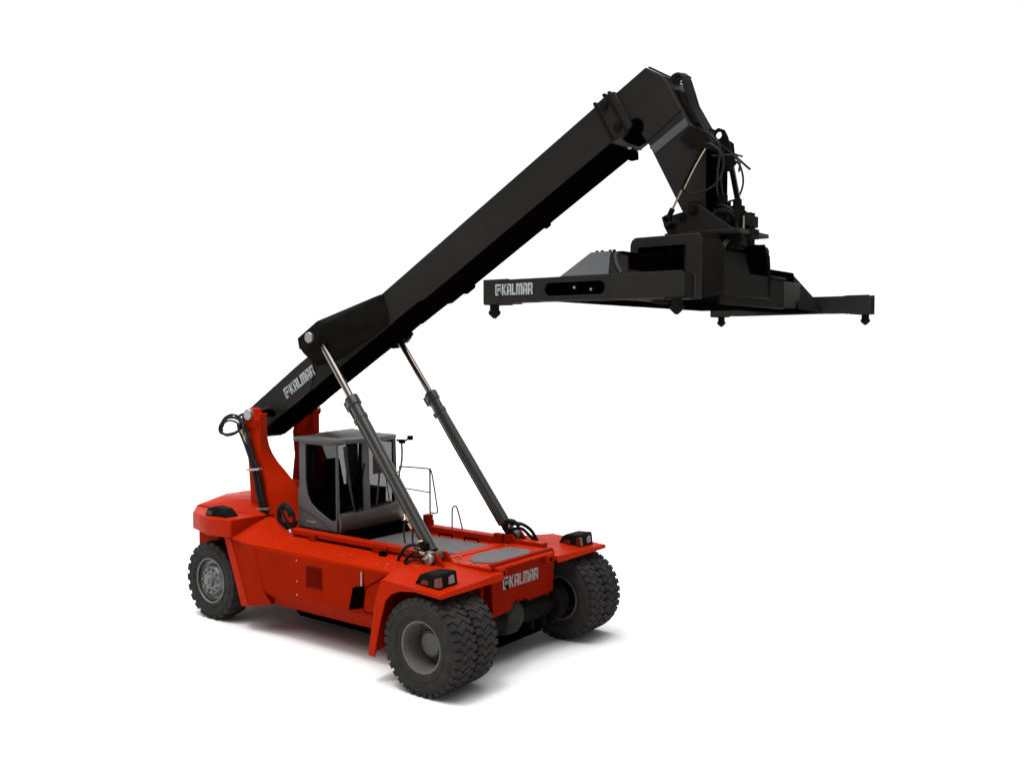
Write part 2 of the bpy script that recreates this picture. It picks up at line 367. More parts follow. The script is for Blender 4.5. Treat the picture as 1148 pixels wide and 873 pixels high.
# front fenders
for s in (-1, 1):
    b = MB()
    zt = lambda x: 1.735 - .065 * (x + .78) / 1.2
    # top sheet
    out = [(-1.10, .95), (-1.06, 1.86), (-.80, 2.37), (.42, 2.37), (.42, .78), (.20, .80), (-.2, .93)]
    b.hull([(x, s * y, z) for (x, y) in out for z in (zt(x) - .035, zt(x) + (.0 if y > 1.5 else .05))])
    # short front lip
    b.hull([(.42, s * 2.37, zt(.42) - .0), (.42, s * .78, zt(.42) - .0), (.44, s * 2.375, zt(.42) - .065), (.44, s * .78, zt(.42) - .065), (.40, s * 2.37, zt(.42)), (.40, s * .78, zt(.42)), (.42, s * 2.37, zt(.42) - .065), (.42, s * .78, zt(.42) - .065)])
    # outer side lip with arch: band along the outer edge
    band = [(.44, zt(.42)), (.42, zt(.42) - .06), (-.1, 1.64), (-.42, 1.60), (-.62, 1.52), (-.74, 1.40), (-.84, 1.1), (-.93, .75), (-1.0, .44), (-1.13, .45), (-1.05, .95), (-.96, 1.4), (-.82, zt(-.8))]
    b.prism(band, s * 2.34, s * 2.375)
    # rear plate of the arch, seen as the mud guard
    b.loft([(-1.10, s * 2.36, .45), (-.90, s * 2.36, 1.45), (-.94, s * 2.36, 1.45), (-1.13, s * 2.36, .45)],
           [(-1.20, s * 1.30, .55), (-1.08, s * 1.30, 1.62), (-1.12, s * 1.30, 1.62), (-1.24, s * 1.30, .55)])
    # slanted panel joining the side tank and the arch
    b.loft([(-.82, s * 2.365, 1.725), (-1.02, s * 1.86, 1.70), (-1.02, s * 1.86, .84), (-1.08, s * 1.9, .62), (-1.10, s * 2.36, .46), (-.96, s * 2.365, 1.25)],
           [(-.86, s * 2.34, 1.70), (-1.06, s * 1.80, 1.69), (-1.06, s * 1.80, .84), (-1.12, s * 1.86, .62), (-1.14, s * 2.33, .46), (-1.0, s * 2.34, 1.25)])
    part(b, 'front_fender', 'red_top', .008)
    # work lamp housing
    y0 = s * 1.98
    v = MB()
    xb, xf = (-.30, .25) if s < 0 else (-.28, .25)
    v.hull([(xb, y0 - .20, 1.69), (xb, y0 + .24, 1.69), (xf, y0 - .22, 1.65), (xf, y0 + .26, 1.65), (xb + .10, y0 - .18, 1.86), (xb + .10, y0 + .22, 1.86), (xb + .22, y0 - .19, 1.91), (xb + .22, y0 + .22, 1.91), (xf - .03, y0 - .21, 1.91), (xf - .03, y0 + .25, 1.92)])
    lamp = part(v, 'headlamp', 'black_matte', .035, seg=3)
    v = MB(); v.hull([(xf + .012, y0 + .02, 1.73), (xf + .012, y0 + .17, 1.73), (xf - .015, y0 + .03, 1.86), (xf - .015, y0 + .16, 1.86), (xf - .02, y0 + .02, 1.73), (xf - .04, y0 + .16, 1.86)]); v.build('lens', 'lens', lamp, .02)
    v = MB(); v.hull([(xf + .01, y0 - .215, 1.71), (xf + .01, y0 - .12, 1.71), (xf - .018, y0 - .205, 1.87), (xf - .018, y0 - .12, 1.87), (xf - .10, y0 - .225, 1.71), (xf - .09, y0 - .215, 1.86)]); v.build('indicator_lens', 'amber', lamp, .01)
    ys = y0 - .215
    v = MB(); v.hull([(-.14, ys - .0, 1.73), (.04, ys - .01, 1.73), (-.10, ys + .01, 1.80), (.02, ys + .01, 1.80), (-.1, ys + .04, 1.76)]); v.build('side_lens', 'amber', lamp)
# dark machinery under the front
b = MB()
b.cyl((-.0, -1.2, .80), (-.0, 1.2, .80), .22, n=20)
b.cyl((-.0, -1.25, .80), (-.0, -.95, .80), .36, n=24); b.cyl((0, .95, .80), (0, 1.25, .80), .36, n=24)
b.box(-.55, .12, -.85, -.35, .55, 1.1); b.box(-.5, .14, .25, .85, .6, 1.05)
b.box(.05, .16, .38, .44, .45, 1.05); b.box(.05, .16, .72, .78, .45, 1.05)
axle = part(b, 'front_axle', 'black_matte', .01)
b = MB(); pf = [(.0, .31), (.08, .31), (.16, .27), (.22, .2), (.26, .1), (.27, .001)]
t = bmesh.new()
b.lathe([(.0, .34)] + pf, (0, 0, 0), 'z', 28)
mt = Matrix.Translation((.02, -.18, .80)) @ Matrix.Rotation(PI / 2, 4, 'Y')
bmesh.ops.transform(b.bm, matrix=mt, verts=b.bm.verts)
b.build('differential', 'rubber', axle)
b = MB(); b.cyl((-6.26, -1.3, .78), (-6.26, 1.3, .78), .17, n=16); b.box(-6.5, -6.0, -.9, .9, .55, 1.2)
part(b, 'rear_axle', 'black_matte', .02)
# ---- counterweight
def cwloop(off, z_of, s=1):
    base = [(-5.35, 1.93), (-6.0, 1.98), (-6.95, 1.68), (-7.75, 1.05), (-8.0, .4)]
    pts = [(x, -y, z_of(x)) for x, y in base] + [(x, y, z_of(x)) for x, y in base[::-1]]
    return pts
zt = lambda x: 2.12 + .03 * (x + 5.35)
zb = lambda x: 1.765 + .02 * (x + 5.35)
b = MB(); b.loft(cwloop(0, zt), cwloop(0, zb))
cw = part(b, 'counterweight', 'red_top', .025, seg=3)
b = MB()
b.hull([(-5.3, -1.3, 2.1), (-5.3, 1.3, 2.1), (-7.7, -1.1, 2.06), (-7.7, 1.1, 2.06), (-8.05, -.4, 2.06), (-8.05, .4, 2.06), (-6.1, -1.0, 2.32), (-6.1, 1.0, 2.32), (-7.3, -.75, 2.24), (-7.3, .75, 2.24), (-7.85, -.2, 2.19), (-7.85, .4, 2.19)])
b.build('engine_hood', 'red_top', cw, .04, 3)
b = MB()
b.box(-5.25, -4.5, -1.55, 1.55, 1.2, 1.65); b.box(-5.9, -4.9, -.9, .9, 1.6, 1.98)
b.box(-7.6, -6.9, -1.1, 1.1, .75, 1.8)
b.build('rear_frame', 'red', cw, .015)
# wing sheet between mast foot and fender
for s in (-1, 1):
    b = MB()
    b.hull([(-5.35, s * 1.93, 1.775), (-5.35, s * 1.0, 2.1), (-4.62, s * .97, 1.80), (-4.74, s * 1.84, 1.69), (-5.35, s * 1.9, 1.75), (-5.35, s * 1.0, 1.6), (-4.62, s * 1.0, 1.6), (-4.74, s * 1.84, 1.62)])
    b.build('rear_deck', 'red_top', cw, .01)
    # rear mud guard: bright leading strip and side skirt
    b = MB()
    b.loft([(-5.66, s * 1.86, 1.74), (-5.42, s * 1.88, 1.74), (-4.93, s * 1.86, .50), (-5.17, s * 1.84, .46)],
           [(-5.60, s * 1.80, 1.74), (-5.42, s * 1.80, 1.74), (-4.95, s * 1.78, .52), (-5.13, s * 1.78, .47)])
    b.build('mud_guard', 'red_top', cw, .01)
    b = MB()
    b.loft([(-5.42, s * 1.865, 1.75), (-4.74, s * 1.865, 1.69), (-4.45, s * 1.86, .86), (-4.30, s * 1.80, .62), (-4.93, s * 1.85, .50)],
           [(-5.42, s * 1.70, 1.75), (-4.78, s * 1.70, 1.69), (-4.5, s * 1.70, .84), (-4.36, s * 1.68, .62), (-4.95, s * 1.70, .52)])
    b.build('side_skirt', 'red', cw, .01)
    b = MB(); b.hull([(-5.45, s * 1.5, 1.77), (-5.2, s * 1.5, 1.77), (-5.0, s * 1.5, .5), (-5.12, s * 1.5, .5), (-5.45, s * .9, 1.77), (-5.2, s * .9, 1.77), (-5.0, s * .9, .6), (-5.12, s * .9, .6)])
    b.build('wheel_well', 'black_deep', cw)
    # rear lamp cluster
    yy = s * 1.66
    b = MB(); b.hull([(-6.36, yy - .16, 2.07), (-6.36, yy + .16, 2.07), (-5.62, yy - .16, 2.1), (-5.62, yy + .16, 2.1), (-6.30, yy - .13, 2.24), (-6.30, yy + .13, 2.24), (-6.1, yy - .1, 2.29), (-6.1, yy + .1, 2.29), (-5.8, yy - .12, 2.26), (-5.8, yy + .12, 2.26)])
    lp = part(b, 'rear_lamp', 'black_matte', .035, seg=3)
    b = MB(); b.hull([(-6.33, yy - .166, 2.11), (-6.1, yy - .166, 2.12), (-6.3, yy - .146, 2.2), (-6.1, yy - .146, 2.2), (-6.3, yy - .12, 2.11), (-6.1, yy - .12, 2.12)]); b.build('lens', 'cyl', lp, .01)
# ---- masts (boom supports)
for s in (-1, 1):
    b = MB()
    y_out = s * (.95 if s < 0 else .76)
    front_c = [(-5.70, 4.02), (-5.70, 3.60), (-5.685, 3.42), (-5.66, 3.25), (-5.62, 3.08), (-5.59, 2.95), (-5.555, 2.80), (-5.52, 2.65), (-5.45, 2.35), (-5.36, 2.08), (-5.18, 1.88), (-4.92, 1.70)]
    front_i = [(-5.76, .72, 4.02), (-5.76, .70, 3.60), (-5.745, .665, 3.42), (-5.69, .62, 3.25), (-5.575, .57, 3.08), (-5.44, .53, 2.95), (-5.30, .51, 2.82), (-5.12, .5, 2.68), (-4.98, .5, 2.40), (-4.82, .5, 2.08), (-4.70, .5, 1.88), (-4.6, .5, 1.70)]
    rear_c = [(-6.02, 1.72), (-6.02, 2.45), (-6.08, 3.1), (-6.16, 3.7), (-6.17, 3.98)]
    rear_i = [(-6.42, .5, 1.72), (-6.48, .5, 2.6), (-6.42, .5, 3.1), (-6.32, .55, 3.6), (-6.17, .72, 3.98)]
    topc = [(-6.12, 4.14), (-6.05, 4.20), (-5.94, 4.19), (-5.88, 4.08), (-5.84, 3.98), (-5.79, 4.0), (-5.77, 4.10), (-5.72, 4.10)]
    outer = [(x, y_out, z) for x, z in front_c[::-1] + topc[::-1] + rear_c[::-1]]
    if s > 0: outer = [(x - (.16 if z > 3.4 else .08 if z > 3 else 0), y_out if z > 2.4 else .95, z) for x, y, z in outer]; front_i = [(x - (.1 if z > 3 else 0), min(y, .6), z) for x, y, z in front_i]
    if s > 0: rear_i = [(-6.42, .5, 1.72), (-6.46, .5, 2.6), (-6.38, .5, 3.1), (-6.44, .5, 3.6), (-6.44, .6, 3.9)]
    inner = [(x, s * y, z) for x, y, z in front_i[::-1]] + [(x, s * .72, z) for x, z in topc[::-1]] + [(x, s * y, z) for x, y, z in rear_i[::-1]]
    b.loft(outer, inner)
    mast = part(b, 'boom_support', 'red_top' if s < 0 else 'red_front', .018)  # near support in the lit red, far one in the shaded red
    # doubler band on the outer face
    v = MB()
    if s < 0: v.prism([(-6.14, 3.76), (-5.74, 3.80), (-5.73, 3.96), (-6.15, 3.95)], s * .952 if s < 0 else .765, s * .975 if s < 0 else .775); (v.build('pivot_plate', 'red', mast, .012) if s < 0 else v.bm.free())
    v = MB(); yp = .94 if s < 0 else .75; v.cyl((-6.00, s * yp, 4.07), (-6.00, s * (yp + .09), 4.07), .115, n=24); v.build('pivot_pin', 'steel', mast, .012)
    v = MB(); v.cyl((-6.0, s * .37, 4.07), (-6.0, s * .73, 4.07), .075, n=20); v.build('pivot_bush', 'black_deep', mast)
# cross plate joining the supports low down
b = MB(); b.loft([(-6.0, -.52, 1.7), (-6.0, -.52, 2.78), (-5.25, -.52, 2.74), (-4.7, -.52, 1.72)], [(-6.3, .52, 1.7), (-6.4, .52, 2.55), (-5.5, .52, 2.55), (-4.9, .52, 1.72)])
part(b, 'cross_plate', 'red', .01)
# hose run on the near support
hp = [[(-6.30, 3.86), (-6.10, 3.52), (-5.93, 3.22), (-5.82, 3.0), (-5.70, 2.55), (-5.58, 2.22), (-5.42, 1.85), (-5.30, 1.66)],
      [(-6.24, 3.80), (-6.02, 3.46), (-5.86, 3.2), (-5.76, 3.0), (-5.64, 2.55), (-5.52, 2.22), (-5.36, 1.85), (-5.24, 1.66)],
      [(-6.12, 3.84), (-5.96, 3.50), (-5.81, 3.2), (-5.70, 3.0), (-5.58, 2.55), (-5.46, 2.22), (-5.30, 1.85), (-5.18, 1.66)],
      [(-6.0, 3.78), (-5.86, 3.46), (-5.76, 3.2), (-5.64, 3.0), (-5.52, 2.55), (-5.40, 2.22), (-5.24, 1.85), (-5.12, 1.66)]]
b = MB()
for k, q in enumerate(hp): b.tube([(x, -1.03 - .03 * (k % 2), z) for x, z in q], .036, 8)
hs = part(b, 'hose_bundle', 'hose')
v = MB()
for x, z in ((-5.73, 2.98), (-5.49, 2.2), (-5.23, 1.72)): v.obox((x, -1.07, z), (.40, .09, .045), Matrix.Rotation(-.12, 3, 'Y'))
v.build('hose_clamp', 'steel', hs, .008)
v = MB()
for (x, z) in ((-6.18, 3.74), (-6.08, 3.64), (-6.0, 3.72)): v.cyl((x, -1.04, z), (x + .06, -1.04, z - .12), .042, n=10)
v.build('fitting', 'brass', hs)
b = MB()
b.tube([(-6.22, -1.0, 3.80), (-6.36, -1.02, 3.70), (-6.62, -1.05, 3.64), (-6.86, -1.05, 3.66), (-6.88, -1.05, 3.80), (-6.70, -1.03, 3.95), (-6.45, -1.0, 3.99), (-6.2, -.95, 3.96), (-6.05, -.9, 4.02)], .026, 8)
b.tube([(-6.12, -1.0, 3.82), (-6.2, -1.0, 3.94), (-6.35, -.98, 4.02), (-6.6, -.98, 4.04), (-6.82, -1.0, 3.94), (-6.9, -1.0, 3.78), (-6.86, -1.0, 3.70)], .024, 8)
b.tube([(-6.18, -1.06, 3.84), (-6.30, -1.06, 3.90), (-6.5, -1.06, 3.93), (-6.7, -1.06, 3.88), (-6.82, -1.06, 3.74), (-6.7, -1.06, 3.62), (-6.45, -1.05, 3.64), (-6.25, -1.02, 3.74)], .022, 8)
b.tube([(-6.05, -1.04, 3.74), (-6.12, -1.04, 3.9), (-6.3, -1.03, 3.96), (-6.6, -1.0, 4.0), (-6.78, -1.0, 3.9), (-6.84, -1.02, 3.76)], .024, 8)
b.tube([(-6.24, -1.0, 3.72), (-6.3, -.95, 3.85), (-6.45, -.9, 4.0), (-6.3, -.8, 4.08), (-6.1, -.7, 4.1), (-5.9, -.5, 4.2)], .026, 8)
part(b, 'hose_loop', 'hose')
# hose reel at the support foot
b = MB()
for k in range(4):
    r = .235 - .035 * k
    b.tube([(-4.86 + r * math.cos(a), -1.0 - .02 * (k % 2), 2.12 + 1.05 * r * math.sin(a)) for a in [2 * PI * i / 16 for i in range(15)]], .026, 7, 1)
b.tube([(-4.62, -1.0, 2.2), (-4.6, -1.0, 1.95), (-4.72, -1.0, 1.82)], .03, 7)
b.tube([(-5.0, -1.02, 2.25), (-4.85, -1.02, 2.1), (-4.7, -1.02, 1.9)], .026, 7)
rl = part(b, 'hose_coil', 'hose')
v = MB(); v.cyl((-4.74, -1.0, 1.86), (-4.68, -1.0, 1.80), .05, n=10); v.build('fitting', 'steel', rl)
# ---- wheels
def tyre_mesh(R, w, lugs, style):
    b = MB(); h = w / 2; Rb = R - .022
    prof = [(-h + .06, .40), (-h + .015, .43), (-h + .0, .50), (-h - .012, .60), (-h + .0, Rb - .07), (-h + .03, Rb - .02), (-h + .07, Rb), (0, Rb + .006), (h - .07, Rb), (h - .03, Rb - .02), (h, Rb - .07), (h + .012, .60), (h, .50), (h - .015, .43), (h - .06, .40)]
    b.lathe(prof, (0, 0, 0), 'y', 72)
    for i in range(lugs):
        a0 = 2 * PI * i / lugs
        if style == 'zig':
            path = [(-h + .005, .40), (-h * .60, .34), (-h * .30, -.22), (h * .02, .10), (h * .30, .30), (h * .60, -.34), (h - .005, -.40)]
        else:
            path = [(-h + .005, .0), (-h * .55, .05), (-h * .2, .30)] if i % 2 else [(h * .2, -.3), (h * .55, -.05), (h - .005, 0)]
        p = 2 * PI / lugs; tw = p * (.385 if style == 'zig' else .70)
        rings = []
        for (y, o) in path:
            a = a0 + o * p; edge = abs(y) > h - .02
            ro = R - (.012 if edge else 0.); ri = Rb - .03
            if edge: ri = Rb - .10
            ring = []
            for (aa, rr) in ((a - tw, ri), (a - tw * .86, ro), (a + tw * .86, ro), (a + tw, ri)):
                ring.append(b.bm.verts.new((rr * math.cos(aa), y, rr * math.sin(aa))))
            rings.append(ring)
        for u, v in zip(rings, rings[1:]):
            for k in range(3): b.face([u[k], u[k + 1], v[k + 1], v[k]])
        b.face(rings[0]); b.face(rings[-1][::-1])
    # sidewall ribs
    for s in (-1, 1):
        for r in (.52, .655):
            b.lathe([(s * (h + .004), r - .012), (s * (h + .016), r), (s * (h + .004), r + .012)], (0, 0, 0), 'y', 72)
    return b
def mk(name, b, m, loc, parent, **k):
    o = b.build(name, m, None, **k); o.location = loc; o.parent = parent; return o
tm_front = None; tm_rear = None
def rim_front(outer):                                # profile along +y = outward
    b = MB()
    b.lathe([(.19, .415), (.215, .425), (.225, .41), (.21, .385), (.17, .372), (.10, .365), (-.10, .35), (-.17, .335), (-.17, .26), (-.15, .001)], (0, 0, 0), 'y', 48)
    return b
R = .78; W = .49
front_groups = []
for s in (-1, 1):
    for y in (2.125, 1.61):
        wh = bpy.data.objects.new('front_wheel', None); COL.objects.link(wh); wh.location = (0, s * y, R); TOP.append(wh)
        if tm_front is None:
            t = tyre_mesh(R, W, 34, 'zig').build('tyre', 'rubber', None, 0, sharp=28); tm_front = t.data
        else:
            t = bpy.data.objects.new('tyre', tm_front); COL.objects.link(t)
        t.parent = wh; t.rotation_euler = (0, random.random(), 0 if s < 0 else PI)
        outward = 1 if y > 2 else -1                 # the dished side faces away from the pair
        b = rim_front(True)
        if s * outward < 0: bmesh.ops.transform(b.bm, matrix=Matrix.Scale(-1, 4, (0, 1, 0)), verts=b.bm.verts)
        o = b.build('rim', 'rim', wh, 0)
        sg = s * outward
        b = MB(); b.cyl((0, sg * -.16, 0), (0, sg * -.015, 0), .225, .215, 32); b.cyl((0, sg * -.02, 0), (0, sg * .0, 0), .2, .19, 32)
        b.build('hub', 'cyl' if y > 2 else 'black_matte', wh, .01)
        b = MB()
        for k in range(12):
            a = 2 * PI * k / 12; b.cyl((.275 * math.cos(a), sg * -.17, .275 * math.sin(a)), (.275 * math.cos(a), sg * -.13, .275 * math.sin(a)), .018, n=6)
        b.build('wheel_nut', 'rim', wh)
for s in (-1, 1):
    wh = bpy.data.objects.new('rear_wheel', None); COL.objects.link(wh); wh.location = (-6.26, s * 1.535, R); TOP.append(wh)
    if tm_rear is None:
        t = tyre_mesh(R, W, 44, 'block').build('tyre', 'rubber', None, 0, sharp=28); tm_rear = t.data
    else:
        t = bpy.data.objects.new('tyre', tm_rear); COL.objects.link(t)
    t.parent = wh; t.rotation_euler = (0, .1, 0)
    b = MB(); b.lathe([(.17, .43), (.215, .455), (.235, .45), (.235, .43), (.2, .415), (.13, .40), (.12, .33), (.16, .30), (.20, .27), (.215, .20), (.215, .001)], (0, 0, 0), 'y', 48, s)
    b.build('rim', 'rim_light', wh, 0)
    b = MB(); b.cyl((0, s * .2, 0), (0, s * .30, 0), .14, .11, 24); b.cyl((0, s * .3, 0), (0, s * .335, 0), .07, .05, 20)
    b.build('hub', 'rim_light', wh, .015)
    b = MB()
    for k in range(10):
        a = 2 * PI * k / 10; c = (.225 * math.cos(a), .225 * math.sin(a)); b.cyl((c[0], s * .2, c[1]), (c[0], s * .26, c[1]), .026, n=6)
    b.build('wheel_nut', 'rim_light', wh)
# ---- boom
th = math.radians(30.3); cs, sn = math.cos(th), math.sin(th); PX, PZ = -6.041, 4.078
def UW(u, w): return (PX + u * cs - w * sn, PZ + u * sn + w * cs)
BU = Vector((cs, 0, sn)); BW = Vector((-sn, 0, cs))
def up(pts): return [UW(u, w) for u, w in pts]
bw = .40
b = MB(); b.prism(up([(4.0, .385), (9.45, .385), (9.45, -.285), (4.85, -.285), (4.75, -.24), (4.0, -.23)]), -bw, bw)
b.prism(up([(-.98, .30), (-.94, .425), (1.2, .45), (4.1, .384), (4.1, -.228), (-.80, -.19), (-1.0, -.08)]), -.375, .375)
boom = part(b, 'boom', 'black', .025)
# near-black underside sheet, the shade below put into its colour
b = MB(); b.prism(up([(4.0, -.233), (4.745, -.243), (4.85, -.288), (9.40, -.288), (9.40, -.302), (4.84, -.302), (4.735, -.256), (4.0, -.245)]), -bw + .003, bw - .003); b.prism(up([(-.7, -.196), (3.99, -.229), (3.99, -.240), (-.7, -.206)]), -.371, .371); b.build('underside_shade', 'black_deep', boom)
for s in (-1, 1):
    v = MB(); v.prism(up([(4.9, -.283), (9.42, -.283), (9.42, -.255), (4.9, -.255)]), s * .398, s * .408); v.build('edge_weld', 'black', boom, .003)
# name panel on both sides of the base section
for s in (-1, 1):
    pts = [(.12, .40), (.20, .16), (.34, -.10), (.56, -.19), (.85, -.20), (1.30, -.17), (1.50, -.02), (1.66, .20), (1.75, .42)]
    b = MB(); b.prism(up(pts), s * .377, s * .397); b.build('name_panel', 'black', boom, .012)
    pts2 = pts[:-1]
    b = MB(); q = [UW(u, w) for u, w in pts2]; b.tube([(x, s * .397, z) for x, z in q], .009, 6, 2); b.build('panel_edge', 'bluegrey', boom)
o0 = UW(.60, .0); letters('lettering', 'KALMAR', (o0[0], -.399, o0[1]), BU, BW, .22, 'white', boom, total=1.05)
o0 = UW(.60 + 1.05, .0); letters('lettering', 'KALMAR', (o0[0], .399, o0[1]), -BU, BW, .22, 'white', boom, total=1.05)
# cylinder wings
for s in (-1, 1):
    lo = .16 if s > 0 else 0
    tip = up([(2.46, .36), (2.36, .22), (2.42, .02 + lo), (2.9, .06 + lo), (3.24, .19), (3.05, .36)])
    rt = up([(1.62, .43), (1.75, .10 + lo), (2.4, -.1 + 2 * lo), (3.9, -.22 + 2.4 * lo), (4.10, .375)])
    b = MB(); b.hull([(x, s * 1.26, z) for x, z in tip[:3] + tip[4:]] + [(x, s * .38, z) for x, z in rt] + [(x, s * 1.0, z) for x, z in tip])
    w = b.build('cylinder_wing', 'black_matte', boom, .03, 3)
    b = MB()
    for ya, yb in ((1.27, 1.18), (.92, .84)):
        c = UW(2.75, .165); pl = [UW(2.42, .355), UW(2.36, .16), UW(2.5, .03 + .4 * lo), UW(2.88, .03 + .4 * lo), UW(3.0, .14), UW(2.95, .35)]
        b.prism(pl, s * ya, s * yb)
    b.build('cylinder_lug', 'black_matte', boom, .01)
    v = MB(); v.cyl((-3.76, s * 1.26, 5.62), (-3.76, s * 1.33, 5.62), .10, n=22); v.build('pin', 'steel', boom, .012)
# collar with bolted plates at the boom end
b = MB(); b.prism(up([(9.43, .40), (9.43, -.30), (9.56, -.31), (9.84, -.29), (9.84, .36), (9.72, .40)]), -.41, .41)
cl = b.build('boom_collar', 'black', boom, .015)
b = MB()
for y in (-1, 1):
    for u in (9.45, 9.70):
        b.prism(up([(u, .40), (u, -.30), (u + .025, -.30), (u + .025, .40)]), y * .41, y * .435)
b.build('collar_rib', 'black_matte', boom, .004)
for u, w in ((9.60, .27), (9.62, -.16)):
    v = MB(); x, z = UW(u, w); v.cyl((x, -.405, z), (x, -.455, z), .07, n=8); v.cyl((x, .405, z), (x, .455, z), .07, n=8); v.build('collar_bolt', 'black_matte', boom, .008)
b = MB()
for u, w in ((9.46, .45), (9.66, .46), (9.75, .43)):
    x, z = UW(u, w); b.obox((x, -.3, z - .02), (.05, .16, .06), Matrix.Rotation(-th, 3, 'Y'))
b.build('slide_pad', 'black_matte', boom, .01)
# underside details: hanging brackets near the end
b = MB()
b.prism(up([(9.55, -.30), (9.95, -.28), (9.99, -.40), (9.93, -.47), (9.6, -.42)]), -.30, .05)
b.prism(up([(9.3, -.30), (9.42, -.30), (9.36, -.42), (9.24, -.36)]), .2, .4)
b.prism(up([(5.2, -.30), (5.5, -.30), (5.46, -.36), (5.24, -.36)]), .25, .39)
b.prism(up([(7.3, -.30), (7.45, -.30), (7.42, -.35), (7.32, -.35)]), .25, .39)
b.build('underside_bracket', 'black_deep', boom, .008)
v = MB(); x, z = UW(9.5, -.38); v.box(x - .02, x + .02, -.1, -.04, z - .02, z + .02); v.build('proximity_sensor', 'brass', boom, .008)
# ---- boom head (gooseneck)
hw = .36
head = [(10.43, .345), (10.585, .06), (10.60, -.11), (10.585, -.78)]
H = up([(9.5, .345)] + head) + [(3.72, 8.50), (3.80, 8.36), (3.80, 7.42), (3.42, 7.43)] + up([(9.90, -.70), (9.885, -.56), (9.87, -.40)]) + up([(9.80, -.27), (9.5, -.27)])
b = MB(); b.prism(H, -hw, hw)
hd = part(b, 'boom_head', 'black', .02)
# fillet under the knee
b = MB(); c0 = UW(9.86, -.33); b.cyl((c0[0], -.38, c0[1]), (c0[0], .38, c0[1]), .13, n=24); b.build('knee_roller', 'black_deep', hd)
b = MB(); b.prism(up([(9.89, -.735), (9.925, -.865), (10.57, -.855), (10.58, -.725)]), -hw - .006, -hw); b.build('band', 'stripe', hd)
b = MB(); b.prism(up([(9.88, -.64), (9.88, -.655), (10.585, -.60), (10.585, -.585)]), -hw - .005, -hw - .0); b.build('weld_seam', 'black_matte', hd)
b = MB()
b.prism(up([(10.36, -.93), (10.60, -.88), (10.70, -1.05), (10.75, -1.24), (10.62, -1.27), (10.44, -1.17)]), -hw - .03, -hw)
b.prism([(3.55, 8.52), (3.70, 8.62), (3.86, 8.50), (3.88, 8.30), (3.70, 8.28)], -.46, -.40)
b.prism([(3.55, 8.52), (3.70, 8.62), (3.86, 8.50), (3.88, 8.30), (3.70, 8.28)], .40, .46)
b.build('side_bracket', 'black_matte', hd, .012)
# top front plates
b = MB(); b.prism(up([(10.43, .352), (10.60, .05), (10.62, .06), (10.46, .36)]), -.28, .28)
b.prism(up([(10.60, -.2), (10.60, -.85), (10.67, -.85), (10.67, -.25)]), -.25, .25); b.build('cover_plate', 'black_matte', hd, .006)
b = MB(); b.box(3.796, 3.806, -.352, .352, 7.45, 8.34); b.build('front_shade_sheet', 'black_deep', hd)  # near-black sheet, paints the head's front face as shaded
# lifting eye
b = plate('lifting_eye', [(3.35, 8.25), (3.62, 8.46), (3.60, 8.58), (3.65, 8.66), (3.74, 8.70), (3.83, 8.66), (3.88, 8.56), (3.95, 8.33), (4.02, 8.14), (3.9, 8.04), (3.55, 8.1)],
          [[(3.74 + .055 * math.cos(a), 8.59 + .055 * math.sin(a)) for a in [2 * PI * k / 14 for k in range(14)]]], .05, XZ(.18), 'black_matte', hd, .006)
b = MB(); b.tube([(3.62, .0, 8.5), (3.64, .0, 8.62), (3.70, .0, 8.65), (3.76, .0, 8.6), (3.75, .0, 8.48)], .018, 7); b.build('eye_ring', 'black_matte', hd)
# front cross tube and tilt pivots
b = MB(); b.cyl((3.66, -.46, 7.46), (3.66, .46, 7.46), .10, n=20); b.cyl((3.80, -.62, 8.34), (3.80, .62, 8.34), .05, n=14)
b.build('cross_tube', 'black_matte', hd, .006)
# head hoses
b = MB()
for k, dy in enumerate((-.16, -.08, .0, .1)):
    b.tube([(3.08 + .02 * k, dy, 9.20), (3.10, dy, 9.42), (3.18, dy, 9.50 + .02 * k), (3.28, dy, 9.48), (3.34, dy, 9.33), (3.40, dy, 9.15), (3.46, dy, 8.98), (3.56, dy, 8.80), (3.68, dy, 8.60), (3.80, dy, 8.42)], .026, 7)
b.tube([(3.18, -.2, 9.3), (3.28, -.2, 9.1), (3.34, -.2, 8.95), (3.44, -.2, 8.8)], .04, 7)
b.tube([(3.2, 0, 9.47), (3.30, 0, 9.50), (3.36, .02, 9.46)], .012, 6)
part(b, 'head_hose', 'hose')
b = MB()
b.tube([(3.84, -.52, 8.34), (4.02, -.56, 8.28), (4.16, -.56, 8.1), (4.14, -.56, 7.88), (3.98, -.56, 7.70), (3.72, -.58, 7.64), (3.5, -.58, 7.70)], .016, 7)
b.tube([(3.80, -.3, 8.40), (3.98, -.2, 8.34), (4.04, .1, 8.22), (4.0, .35, 8.18), (3.9, .55, 8.1)], .018, 7)
b.tube([(3.80, .5, 8.28), (3.88, .62, 8.2), (3.92, .66, 7.95), (3.86, .62, 7.72), (3.86, .3, 7.62)], .016, 7)
b.tube([(3.84, .5, 8.34), (3.95, .75, 8.18), (3.97, .8, 8.16)], .018, 7)
b.tube([(3.86, -.3, 8.2), (4.1, -.1, 8.22), (4.15, .1, 8.22)], .015, 7)
b.tube([(3.84, -.3, 8.5), (3.98, -.3, 8.3), (3.9, -.2, 8.0), (3.86, -.12, 7.7), (3.95, -.05, 7.45)], .02, 7)
b.tube([(3.84, .1, 8.35), (3.87, .05, 8.1), (3.86, .0, 7.9), (3.86, .1, 7.6)], .018, 7)
part(b, 'tilt_hose', 'hose')
